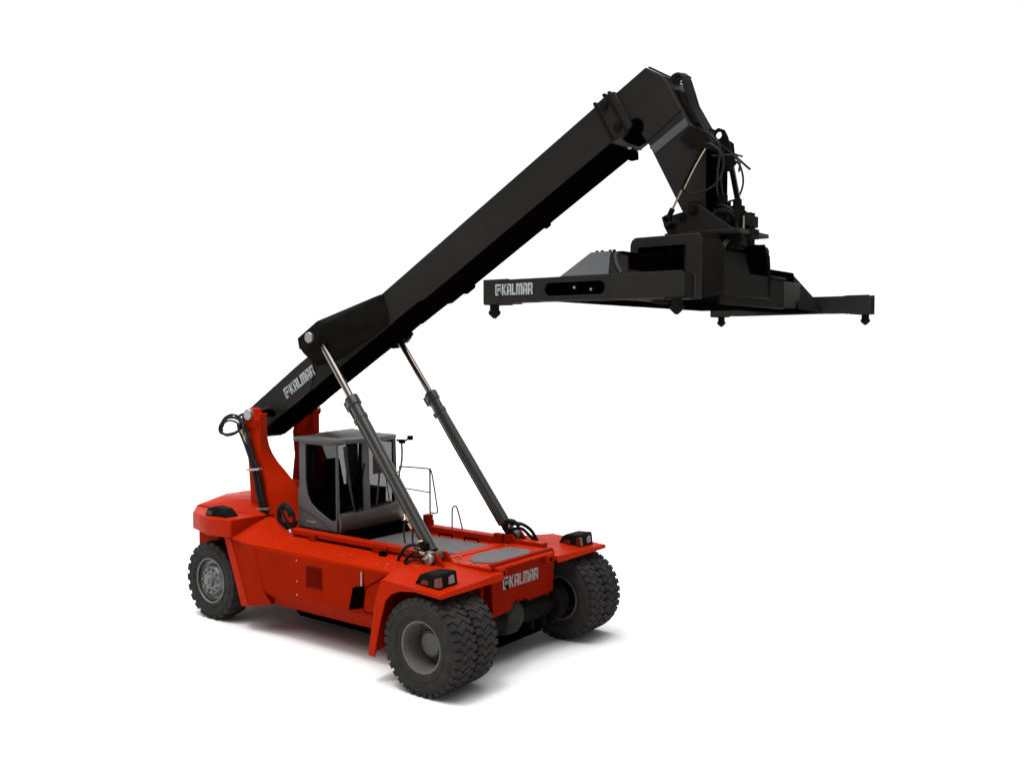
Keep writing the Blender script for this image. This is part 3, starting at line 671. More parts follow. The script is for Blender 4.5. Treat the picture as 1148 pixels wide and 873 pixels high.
# damping cylinders
for s, top, bot in ((-1, (3.86, -.58, 8.30), (3.33, -.62, 7.31)), (1, (3.73, .60, 8.30), (3.94, .60, 7.30))):
    T = Vector(top); B_ = Vector(bot); d = B_ - T
    v = MB(); v.cyl(T, T + d * (.60 if s < 0 else .64), .03 if s < 0 else .045, n=16)
    o = part(v, 'damping_cylinder', 'black_matte', .004)
    v = MB(); v.cyl(T + d * (.60 if s < 0 else .64), T + d * .9, .017, n=12); v.build('rod', 'chrome', o)
    v = MB(); v.cyl(T + d * .86, B_, .042, .038, n=12); v.cyl(B_ + Vector((0, -.04, 0)), B_ + Vector((0, .04, 0)), .055, n=14); v.cyl(T + Vector((0, -.05, 0)), T + Vector((0, .05, 0)), .06, n=14); v.build('end_joint', 'black_matte', o, .006)
    v = MB(); v.tube([T + Vector((.05, -.03, -.05)), T + d * .3 + Vector((.05, -.03, 0)), T + d * .6 + Vector((.05, -.03, 0))], .008, 6); v.build('pipe', 'brass', o)
# ---- lift cylinders
for s in (-1, 1):
    T = Vector((-3.76, s * 1.06, 5.62)); B_ = Vector((-.80, s * 1.09, 1.86)); d = B_ - T; Ln = d.length; dn = d.normalized()
    v = MB(); v.cyl(T + dn * 1.42, B_ - dn * .12, .105, .105, 28)
    v.cyl(T + dn * 1.40, T + dn * 1.58, .135, .135, 28); v.cyl(T + dn * 1.80, T + dn * 1.88, .122, .122, 28)
    lc = part(v, 'lift_cylinder', 'cyl', .01)
    v = MB(); v.cyl(T + dn * .1, T + dn * 1.42, .066, n=24); v.build('rod', 'chrome' if s < 0 else 'chrome', lc)
    v = MB(); v.cyl(T + Vector((0, -.10, 0)), T + Vector((0, .10, 0)), .12, n=20); v.build('rod_eye', 'black_matte', lc, .01)
    v = MB()
    sd = dn.cross(Vector((0, 1, 0))).normalized()
    v.tube([T + dn * 1.55 - sd * .145 + Vector((0, s * .03, 0)), T + dn * 2.6 - sd * .14, T + dn * 3.6 - sd * .14, B_ - dn * .35 - sd * .14], .028, 8, 1)
    v.obox(T + dn * 1.5 - sd * .13, (.12, .12, .2), dn.to_track_quat('Z', 'Y').to_matrix()); v.obox(T + dn * 1.85 - sd * .13, (.1, .1, .1), dn.to_track_quat('Z', 'Y').to_matrix())
    v.build('oil_pipe', 'cyl', lc, .004)
    v = MB(); v.cyl(B_ + Vector((0, -s * -.06, 0)) - Vector((0, s * .12, 0)), B_ + Vector((0, s * .14, 0)), .125, n=20); v.build('cylinder_foot', 'cyl', lc, .01)
    v = MB(); v.cyl((-.80, s * 1.22, 1.86), (-.80, s * 1.30, 1.86), .10, n=20); v.box(-.86, -.74, s * 1.22, s * 1.28, 1.80, 2.0); v.build('pin', 'steel', lc, .01)
    v = MB(); v.hull([(-1.15, s * y, 1.70) for y in (1.17, 1.23)] + [(-.45, s * y, 1.70) for y in (1.17, 1.23)] + [(-.88, s * y, 1.97) for y in (1.17, 1.23)] + [(-.7, s * y, 1.97) for y in (1.17, 1.23)])
    v.hull([(-1.1, s * y, 1.70) for y in (.90, .96)] + [(-.5, s * y, 1.70) for y in (.90, .96)] + [(-.88, s * y, 1.95) for y in (.90, .96)] + [(-.7, s * y, 1.95) for y in (.90, .96)])
    part(v, 'cylinder_bracket', 'red', .01)
    # hoses at the foot
    v = MB()
    if s < 0:
        v.tube([(-1.50, -1.32, 1.66), (-1.44, -1.32, 1.84), (-1.28, -1.32, 2.02), (-1.08, -1.30, 2.08), (-.98, -1.26, 2.02)], .03, 8)
        v.tube([(-1.34, -1.34, 1.66), (-1.22, -1.36, 1.85), (-1.06, -1.36, 1.96), (-.92, -1.32, 1.95)], .03, 8)
        v.tube([(-1.30, -1.42, 1.66), (-1.15, -1.42, 1.80), (-.98, -1.4, 1.86), (-.86, -1.34, 1.84)], .02, 8)
        v.tube([(-1.25, -1.1, 2.45), (-1.32, -1.12, 2.2), (-1.2, -1.2, 2.0), (-1.0, -1.22, 1.98)], .016, 8)
        v.tube([(-1.42, -1.12, 2.55), (-1.5, -1.15, 2.3), (-1.42, -1.2, 2.05)], .016, 8)
    else:
        v.tube([(-.80, .95, 2.12), (-.62, 1.05, 2.15), (-.48, 1.2, 2.02), (-.42, 1.32, 1.80)], .034, 8)
        v.tube([(-.80, .98, 2.02), (-.64, 1.1, 2.05), (-.52, 1.2, 1.92), (-.44, 1.3, 1.78)], .03, 8)
        v.tube([(-.86, .9, 2.2), (-.7, .95, 2.2), (-.6, 1.0, 2.1)], .04, 8)
    v.build('foot_hose', 'hose', lc)
    v = MB()
    if s < 0:
        for p, q in (((-1.02, -1.27, 2.04), (-.93, -1.24, 2.0)), ((-.96, -1.32, 1.96), (-.86, -1.30, 1.95)), ((-.90, -1.3, 1.86), (-.80, -1.3, 1.86)), ((-1.06, -1.25, 2.12), (-.98, -1.22, 2.12)), ((-1.48, -1.12, 2.52), (-1.40, -1.1, 2.44)), ((-1.4, -1.12, 2.4), (-1.34, -1.1, 2.3))): v.cyl(p, q, .04, n=8)
    else:
        v.cyl((-.84, .9, 2.1), (-.78, .95, 2.1), .05, n=8)
    v.build('hose_fitting', 'brass', lc, .004)
    v = MB()
    if s < 0: v.box(-1.03, -.88, -1.28, -1.16, 1.93, 2.12); v.cyl((-.95, -1.3, 2.15), (-.9, -1.3, 2.02), .05, n=8)
    else: v.box(-.9, -.78, .86, .98, 2.02, 2.16)
    v.build('valve_block', 'black_matte', lc, .01)
# ---- cab
X0, X1, Y0, Y1 = -4.68, -3.52, -.82, .74; Z0, Z1 = 1.86, 3.66
b = MB()
b.box(X0 + .03, X1 - .02, Y0 + .03, Y1 - .03, Z0, 1.93)            # floor
b.box(X0, X0 + .05, Y0 + .02, -.55, Z0, 3.62); b.box(X0, X0 + .05, .50, Y1, Z0, 3.62); b.box(X0, X0 + .05, Y0, Y1, Z0, 2.55)
cab = part(b, 'cab', 'cab', .012)
# near side door: frame with a curved lower window edge
def door(yc, nm):
    outer = [(-4.68, 1.92), (-3.53, 1.92), (-3.53, 3.66), (-4.52, 3.66), (-4.52, 3.62), (-4.50, 2.74), (-4.66, 2.70), (-4.68, 2.62)]
    outer = [(-4.66, 1.92), (-3.545, 1.92), (-3.55, 3.60), (-4.60, 3.60), (-4.60, 2.72), (-4.66, 2.70)]
    hole = [(-4.44, 3.56), (-3.60, 3.56), (-3.575, 3.53), (-3.575, 2.18), (-3.61, 2.13), (-3.74, 2.13), (-4.10, 2.29), (-4.30, 2.42), (-4.39, 2.58), (-4.44, 2.85)]
    d = plate(nm, outer, [hole], .05, XZ(yc), 'cab', root, .01); TOP.append(d); return d
dn_ = door(Y0, 'cab_door')
v = MB(); v.face([v.bm.verts.new((x, Y0, z)) for x, z in ((-4.45, 3.57), (-3.57, 3.57), (-3.57, 2.15), (-3.60, 2.12), (-3.76, 2.12), (-4.12, 2.28), (-4.32, 2.41), (-4.41, 2.58), (-4.45, 2.85))]); v.build('window_pane', 'glass_dark', dn_)
v = MB(); v.tube([(-3.78, Y0 - .05, 2.75), (-3.78, Y0 - .07, 2.70), (-3.78, Y0 - .07, 2.5), (-3.78, Y0 - .05, 2.45)], .016, 6); v.build('door_handle', 'black_deep', dn_)
v = MB(); v.prism([(-4.62, 2.32), (-4.10, 2.16), (-3.68, 1.96), (-3.68, 1.945), (-4.12, 2.13), (-4.62, 2.29)], Y0 - .032, Y0 - .024); v.build('moulding', 'cab_dark', dn_)
v = MB()
v.box(-4.40, -4.11, Y0 - .031, Y0 - .026, 2.035, 2.042)
for k, w_ in enumerate((.05, .03, .05, .05, .03)): v.box(-4.40 + k * .058, -4.40 + k * .058 + w_ * .8, Y0 - .032, Y0 - .026, 2.045, 2.075)
v.build('badge', 'dim_white', dn_)
d2 = plate('cab_side', [(-4.66, 1.92), (-3.56, 1.92), (-3.56, 3.60), (-4.60, 3.60)], [[(-4.44, 3.52), (-3.64, 3.52), (-3.64, 2.3), (-4.44, 2.3)]], .05, XZ(Y1), 'cab_dark', root, .01); TOP.append(d2)
v = MB(); v.face([v.bm.verts.new((x, Y1, z)) for x, z in ((-4.45, 3.53), (-3.63, 3.53), (-3.63, 2.29), (-4.45, 2.29))]); v.build('window_pane', 'glass_dark', d2)
# corner pillar and front frame pillars on the curved screen; the middle one also imitates a reflection
def fx(y): return X1 + .16 * (1 - ((y - (Y0 + Y1) / 2) / ((Y1 - Y0) / 2)) ** 2)
b = MB()
for y, w_ in ((Y0 + .012, .018), (-.22, .085), (Y1 - .03, .045)):
    x = fx(y); b.hull([(x - .03, y - w_, 2.15), (x + .012, y - w_, 2.15), (x - .03, y + w_, 2.15), (x + .012, y + w_, 2.15), (x - .08, y - w_, 3.62), (x - .04, y - w_, 3.62), (x - .08, y + w_, 3.62), (x - .04, y + w_, 3.62)])
b.build('pillar', 'cab', cab, .012)
# windscreen, curved in plan
b = MB(); rings = []
ys = [Y0 + .03 + (Y1 - Y0 - .06) * i / 12 for i in range(13)]
for z, dx in ((2.16, 0), (3.60, -.05)): rings.append([b.bm.verts.new((fx(y) + dx - .01, y, z)) for y in ys])
for i in range(12): b.face([rings[0][i], rings[0][i + 1], rings[1][i + 1], rings[1][i]])
ws = b.build('windscreen', 'glass', root); TOP.append(ws)
b = MB(); b.tube([(fx(-.5) + .03, -.5, 2.2), (fx(-.3) + .0, -.36, 2.9), (fx(-.3) - .0, -.28, 3.2)], .014, 6); b.tube([(fx(.45) + .02, .45, 2.2), (fx(.3) + .0, .3, 2.9)], .012, 6)
b.build('wiper', 'black_deep', ws)
# pale sun blind behind the right half of the screen
b = MB(); rr = []
for z in (2.95, 3.5):
    rr.append([b.bm.verts.new((fx(y) - .10, y, z)) for y in (.02, .2, .38)])
for i in range(2): b.face([rr[0][i], rr[0][i + 1], rr[1][i + 1], rr[1][i]])
M['blind'] = mat('brown_sun_blind', (.16, .075, .06), .7, var=.1)
b.build('sun_blind', 'blind', ws)
M['pale'] = mat('pale_reflection', (.17, .17, .175), .5, var=.1)  # colour of the strips that imitate reflections on the screen
for y0_, y1_, w_ in ((-.60, -.40, .10), (.30, .14, .07)):
    b = MB(); ra = []; rb = []
    for k in range(7):
        t_ = k / 6; y = y0_ + (y1_ - y0_) * t_ ** 1.5; z = 3.54 - 1.3 * t_
        ra.append(b.bm.verts.new((fx(y) - .13, y - w_ / 2 * (1 - .5 * t_), z))); rb.append(b.bm.verts.new((fx(y) - .13, y + w_ / 2 * (1 - .5 * t_), z)))
    for k in range(6): b.face([ra[k], rb[k], rb[k + 1], ra[k + 1]])
    b.build('reflection_streak', 'pale', ws)
# front console bulge below the screen
b = MB(); lp0 = []; lp1 = []; lp2 = []; lp3 = []
yy = [Y0 - .01 + (Y1 - Y0 + .20) * i / 12 for i in range(13)]
def cx(y, e): return X1 + .02 + e * (1 - ((y - .0) / .92) ** 4)
prof = [(1.90, .02), (1.93, .12), (1.98, .17), (2.12, .20), (2.23, .17), (2.27, .12), (2.28, -.05)]
rows = [[b.bm.verts.new((cx(y, e), y, z + .05 * (y + .82) * (1 if k > 2 else .3))) for y in yy] for k, (z, e) in enumerate(prof)]
for a_, c_ in zip(rows, rows[1:]):
    for i in range(12): b.face([a_[i], a_[i + 1], c_[i + 1], c_[i]])
for e_ in (0, 12): b.face([r[e_] for r in rows])
cn = part(b, 'front_console', 'cab_dark', 0, sharp=50)
v = MB()
v.box(cx(.5, .205) - .012, cx(.5, .205) + .001, .37, .68, 2.155, 2.167)
for k, w_ in enumerate((.03, .03, .02, .03, .04, .03)): v.box(cx(.5, .205) - .01, cx(.5, .205) + .004, .38 + k * .05, .38 + k * .05 + w_, 2.165, 2.195)
v.build('badge', 'dim_white', cn)
b = MB(); b.box(X1 - .1, X1 + .26, Y0 + .1, Y1 + .1, 1.72, 1.93); b.box(X0, X1, Y0 + .05, Y1, 1.72, 1.87)
part(b, 'cab_base', 'black_deep', .01)
# roof
b = MB()
rl = [(X0 - .12, Y0 - .06), (X1 - .12, Y0 - .07)] + [(fx(y) + .04, y) for y in (Y0 + .08, -.5, -.2, .1, .4, .65)] + [(X1 - .05, Y1 + .06), (X0 - .05, Y1 + .06)]
b.loft([(x, y, 3.60) for x, y in rl], [(x + (.03 if x < -4.5 else -.0), y * .985, 3.685) for x, y in rl])
rf = part(b, 'cab_roof', 'cab', .03, seg=3)
b = MB(); b.hull([(-4.6, -.55, 3.68), (-4.6, .55, 3.68), (-3.75, -.55, 3.68), (-3.75, .55, 3.68), (-4.5, -.45, 3.75), (-4.5, .45, 3.77), (-3.95, -.4, 3.74), (-3.95, .4, 3.74)]); b.build('roof_hatch', 'cab_dark', rf, .02)
b = MB(); b.box(X0 + .05, X1 - .05, Y0 + .05, Y1 - .05, 3.58, 3.603); b.build('headliner', 'interior', rf)
# interior: seat, consoles, wheel
b = MB(); b.box(-4.5, -4.0, -.32, .22, 2.0, 2.42)
b.hull([(-4.52, -.3, 2.4), (-4.38, -.3, 2.4), (-4.52, .2, 2.4), (-4.38, .2, 2.4), (-4.62, -.22, 3.2), (-4.5, -.22, 3.2), (-4.62, .12, 3.2), (-4.5, .12, 3.2)])
st = part(b, 'seat', 'interior', .05, seg=3)
b = MB(); b.box(-4.2, -3.75, -.74, -.46, 1.95, 2.55); b.box(-4.4, -3.7, .30, .62, 1.95, 2.62); b.box(-3.72, -3.56, -.5, .55, 1.95, 2.35)
b.tube([(-3.7, -.05, 2.2), (-3.85, -.05, 2.75)], .03, 8, 0)
b.tube([(-3.9 + .03 * math.cos(a), -.05 + .19 * math.sin(a), 2.78 + .17 * math.cos(a) * .6) for a in [2 * PI * i / 14 for i in range(15)]], .016, 6, 1)
b.box(-4.64, -4.6, -.54, .5, 1.95, 2.62)
part(b, 'dashboard', 'interior', .02)
# rear window posts, also standing in for a curtain-like reflection column
b = MB(); b.box(-4.66, -4.60, -.55, -.46, 2.5, 3.6); b.box(-4.66, -4.6, .42, .5, 2.5, 3.6); b.build('rear_post', 'cab_dark', cab)
v = MB(); v.face([v.bm.verts.new((-4.64, y, z)) for y, z in ((-.46, 2.55), (.42, 2.55), (.42, 3.6), (-.46, 3.6))]); v.build('rear_window', 'glass_dark', cab)
# mirrors and work light at the far front corner
b = MB(); b.tube([(-3.52, .74, 3.58), (-3.45, .79, 3.53), (-3.34, .8, 3.56), (-3.20, .8, 3.62)], .02, 6); b.box(-3.48, -3.36, .76, .84, 3.50, 3.58)
mr = part(b, 'mirror_arm', 'black_matte', .004)
b = MB(); b.box(-3.25, -3.14, .76, .84, 3.58, 3.67); b.build('mirror', 'black_matte', mr, .015)
b = MB(); b.tube([(-3.44, .8, 3.52), (-3.42, .8, 3.3), (-3.46, .8, 3.0), (-3.50, .76, 2.9)], .022, 8); b.build('mirror_stay', 'dim_white', mr)
# ---- hand rails on the far side
b = MB()
b.tube([(-3.98, 1.3, 2.94), (-3.2, 1.3, 2.955), (-3.10, 1.3, 2.93), (-3.04, 1.3, 2.75), (-2.92, 1.3, 2.15), (-2.93, 1.3, 2.08), (-3.0, 1.3, 2.05), (-3.10, 1.3, 2.06)], .016, 7, 3)
b.tube([(-3.12, 1.3, 2.95), (-3.12, 1.3, 1.8)], .019, 8, 0)
b.tube([(-3.75, 1.3, 2.49), (-3.12, 1.3, 2.47)], .014, 7, 0)
b.tube([(-3.98, 1.3, 2.94), (-3.98, 1.3, 1.9)], .016, 7, 0)
b.tube([(-3.75, 1.3, 2.49), (-3.98, 1.3, 2.5)], .014, 7, 0)
part(b, 'hand_rail', 'rail')
b = MB(); b.tube([(-2.52, 1.3, 1.6), (-2.52, 1.3, 2.12), (-2.50, 1.3, 2.22), (-2.44, 1.3, 2.26), (-2.38, 1.3, 2.20), (-2.26, 1.3, 1.85), (-2.2, 1.3, 1.6)], .017, 7, 2)
part(b, 'step_handle', 'rail')
b = MB(); b.box(-3.2, -3.04, 1.22, 1.34, 1.6, 1.92); b.box(-4.1, -2.1, 1.1, 1.4, 1.55, 1.66)
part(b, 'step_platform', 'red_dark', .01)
# ---- spreader
sp = bpy.data.objects.new('spreader', None); COL.objects.link(sp); sp.location = (3.62, 0, 6.9); TOP.append(sp)
CX = 3.62
def S(b, name, m, bevel=.01, **k): return b.build(name, m, sp, bevel, **k)
def rot(p): return (2 * CX - p[0], -p[1], p[2])
# rotator bracket: side cheeks, base plate, slewing ring
b = MB()
chk = [(3.24, 7.11), (3.17, 7.24), (3.22, 7.36), (3.52, 7.42), (3.62, 7.52), (3.74, 7.50), (3.82, 7.44), (4.30, 7.10)]
b.prism(chk, -.47, -.41); b.prism(chk, .41, .47)
b.prism([(3.24, 7.33), (3.30, 7.36), (3.40, 7.24), (3.3, 7.16)], -.66, -.46)
b.box(3.22, 4.40, -.52, .52, 7.05, 7.11)
S(b, 'tilt_bracket', 'black')
b = MB(); b.cyl((3.66, -.50, 7.42), (3.66, .50, 7.42), .075, n=18); b.cyl((3.50, -.49, 7.34), (3.50, -.40, 7.34), .06, n=14); b.cyl((3.66, -.53, 7.42), (3.66, -.47, 7.42), .05, n=14)
S(b, 'tilt_pin', 'black_matte', .006)
b = MB(); b.cyl((CX + .02, 0, 6.86), (CX + .02, 0, 7.05), .56, n=48); b.cyl((CX + .02, 0, 6.92), (CX + .02, 0, 6.98), .62, n=48)
for k in range(24):
    a = 2 * PI * k / 24; b.cyl((CX + .02 + .585 * math.cos(a), .585 * math.sin(a), 6.88), (CX + .02 + .585 * math.cos(a), .585 * math.sin(a), 7.02), .022, n=6)
S(b, 'slewing_ring', 'black_matte', .004)
for x, y, zt_ in ((3.93, -.05, 7.66), (4.10, .06, 7.60)):
    b = MB(); b.cyl((x, y, 7.10), (x, y, 7.22), .13, n=6); b.cyl((x, y, 6.9), (x, y, 7.10), .15, n=20); b.cyl((x, y, 7.22), (x, y, 7.40), .17, n=20); b.cyl((x, y, 7.40), (x, y, zt_ - .1), .11, n=16); b.cyl((x, y, zt_ - .12), (x, y, zt_), .065, n=16)
    b.box(x - .17, x + .17, y - .13, y + .13, 7.30, 7.38); b.cyl((x, y, 7.1), (x, y, 7.24), .10, n=16)
    o = S(b, 'slew_motor', 'black_matte', .008)
    b = MB()
    for dx, dy in ((-.13, -.1), (.13, -.1)): b.cyl((x + dx, y + dy, 7.10), (x + dx, y + dy, 7.26), .012, n=6)
    b.build('stud', 'brass', o) if False else b.bm.free()
b = MB()
b.box(4.18, 4.36, -.26, .22, 7.18, 7.34); b.box(4.24, 4.42, -.16, .12, 7.0, 7.14); b.box(4.12, 4.36, -.38, -.18, 6.9, 7.08)
b.hull([(4.30, -.1, 7.05), (4.30, .1, 7.05), (4.50, 0, 7.08), (4.30, -.1, 7.12), (4.30, .1, 7.12)])
for y in (-.36, -.28, -.1, .1, .2): b.cyl((4.28, y, 6.93), (4.28, y, 7.40), .035, n=8)
S(b, 'valve_bank', 'black_matte', .008)
rnd = random.Random(7)
for k in range(9):
    a = -2.4 + k * .33; x = 4.02 + .30 * math.cos(a); y = .0 + .42 * math.sin(a); z = 7.12 + .04 * (k % 3)
    b = MB(); b.cyl((x, y, z), (x, y, z + .16 + .1 * rnd.random()), .028 + .014 * (k % 2), n=10); b.cyl((x, y, z + .06), (x, y, z + .10), .055, n=6); S(b, 'valve', 'black_matte', .003)
for k in range(5):
    b = MB(); y = -.4 + k * .15; b.tube([(3.85, y, 7.15), (3.95, y - .04, 7.35 + .04 * (k % 2)), (4.12, y, 7.40 - .05 * (k % 3)), (4.28, y + .03, 7.25), (4.30, y, 7.05)], .014, 6); S(b, 'rotator_hose', 'hose', 0)
b = MB()
for (x, y) in ((4.0, -.40), (4.36, -.30)): b.cyl((x, y, 7.12), (x, y, 7.30), .014, n=8)
S(b, 'stud', 'brass', 0)
b = MB()
b.tube([(3.9, -.2, 7.5), (4.1, -.3, 7.45), (4.25, -.3, 7.3), (4.2, -.3, 7.1)], .022, 7); b.tube([(3.8, -.05, 7.0), (3.95, -.4, 6.98), (4.0, -.7, 6.95), (4.02, -.78, 6.8)], .03, 7)
b.tube([(3.95, 0, 7.0), (4.15, -.35, 6.96), (4.22, -.6, 6.9), (4.2, -.8, 6.7)], .03, 7)
S(b, 'spreader_hose', 'hose', 0)
# side collars (near and far) with a rectangular opening on their outer faces
for s in (-1, 1):
    out = rrect(-.60, .54, -.0, .93, .07)
    out = [(CX - .60, 6.55), (CX - .60, 6.90), (CX - .57, 6.97), (CX - .50, 7.0), (CX + .46, 7.0), (CX + .50, 6.98), (CX + .52, 6.93), (CX + .52, 6.10), (CX + .28, 6.10), (CX + .28, 6.46), (CX - .60, 6.46)]
    hole = [(CX - .47, 6.49), (CX - .47, 6.86), (CX + .28, 6.86), (CX + .28, 6.49)]
    pl = plate('collar_face', out, [hole], .04, XZ(s * 1.15), 'black', sp, .012)
    b = MB()
    # top and sides going inward, right-hand cheek tapering down
    b.hull([(CX - .56, s * 1.13, 7.0), (CX + .48, s * 1.13, 7.0), (CX - .56, s * .80, 7.0), (CX + .60, s * .80, 7.0), (CX - .56, s * 1.13, 6.90), (CX + .48, s * 1.13, 6.90), (CX - .56, s * .80, 6.90), (CX + .6, s * .8, 6.90)])
    b.hull([(CX + .44, s * 1.13, 6.98), (CX + .52, s * 1.13, 6.90), (CX + .44, s * .78, 6.98), (CX + .62, s * .78, 6.94), (CX + .69, s * .78, 6.80), (CX + .70, s * .80, 6.50), (CX + .69, s * .80, 6.2), (CX + .54, s * 1.13, 6.12), (CX + .52, s * 1.13, 6.12), (CX + .44, s * 1.13, 6.12), (CX + .44, s * .8, 6.12)])
    b.hull([(CX - .60, s * 1.13, 6.9), (CX - .60, s * .8, 6.9), (CX - .52, s * 1.13, 6.9), (CX - .52, s * .8, 6.9), (CX - .60, s * 1.13, 6.5), (CX - .6, s * .8, 6.5), (CX - .52, s * 1.13, 6.5), (CX - .52, s * .8, 6.5)])
    S(b, 'side_collar', 'black_matte', .02)
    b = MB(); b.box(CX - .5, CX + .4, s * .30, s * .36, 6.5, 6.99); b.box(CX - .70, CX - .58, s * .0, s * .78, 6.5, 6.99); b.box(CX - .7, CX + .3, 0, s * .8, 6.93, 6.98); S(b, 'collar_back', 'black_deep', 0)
    b = MB(); b.tube([(CX - .47, s * 1.175, 6.58), (CX - .47, s * 1.175, 6.862), (CX + .28, s * 1.175, 6.862), (CX + .28, s * 1.175, 6.5)], .008, 5, 0); S(b, 'edge_trim', 'bluegrey', 0)
# centre body
b = MB()
b.hull([(3.05, -.80, 6.86), (4.12, -.80, 6.86), (3.05, .8, 6.86), (4.12, .8, 6.86), (3.0, -.80, 6.2), (4.29, -.80, 6.5), (3.0, .8, 6.2), (4.29, .8, 6.5), (4.30, -.80, 6.16), (4.30, .8, 6.16), (4.20, -.8, 6.80), (4.20, .1, 6.82)])
S(b, 'centre_body', 'black_matte', .02)
b = MB(); b.hull([(3.9, .12, 6.95), (4.26, .12, 6.95), (3.9, .78, 6.99), (4.24, .78, 6.99), (3.9, .12, 6.5), (4.30, .12, 6.5), (3.9, .78, 6.5), (4.30, .78, 6.5)]); S(b, 'cabinet', 'black_deep', .04, seg=3)
b = MB(); b.hull([(3.66, 1.0, 6.50), (3.66, 1.0, 6.54), (4.27, 1.0, 6.50), (4.24, 1.0, 6.54), (4.27, 1.58, 6.50), (4.24, 1.58, 6.54), (3.66, 1.58, 6.5), (3.66, 1.58, 6.54)])
b.hull([rot((x, y, z)) for x in (3.66, 4.25) for y in (1.0, 1.58) for z in (6.50, 6.54)]); S(b, 'body_lip', 'black_matte', .006)
b = MB(); b.box(3.61, 4.24, -.78, 1.55, 6.04, 6.50); b.box(3.02, 3.63, -1.55, 1.12, 6.042, 6.498); S(b, 'lower_beam', 'black_matte', .02)
b = MB(); b.box(3.03, 4.21, -1.11, 1.11, 6.025, 6.037); b.box(3.66, 4.2, 1.0, 3.1, 6.023, 6.039); b.box(3.04, 3.58, -3.1, -1.0, 6.023, 6.039); S(b, 'underside_shade', 'black_deep', 0)  # near-black sheets, painted shade beneath the spreader
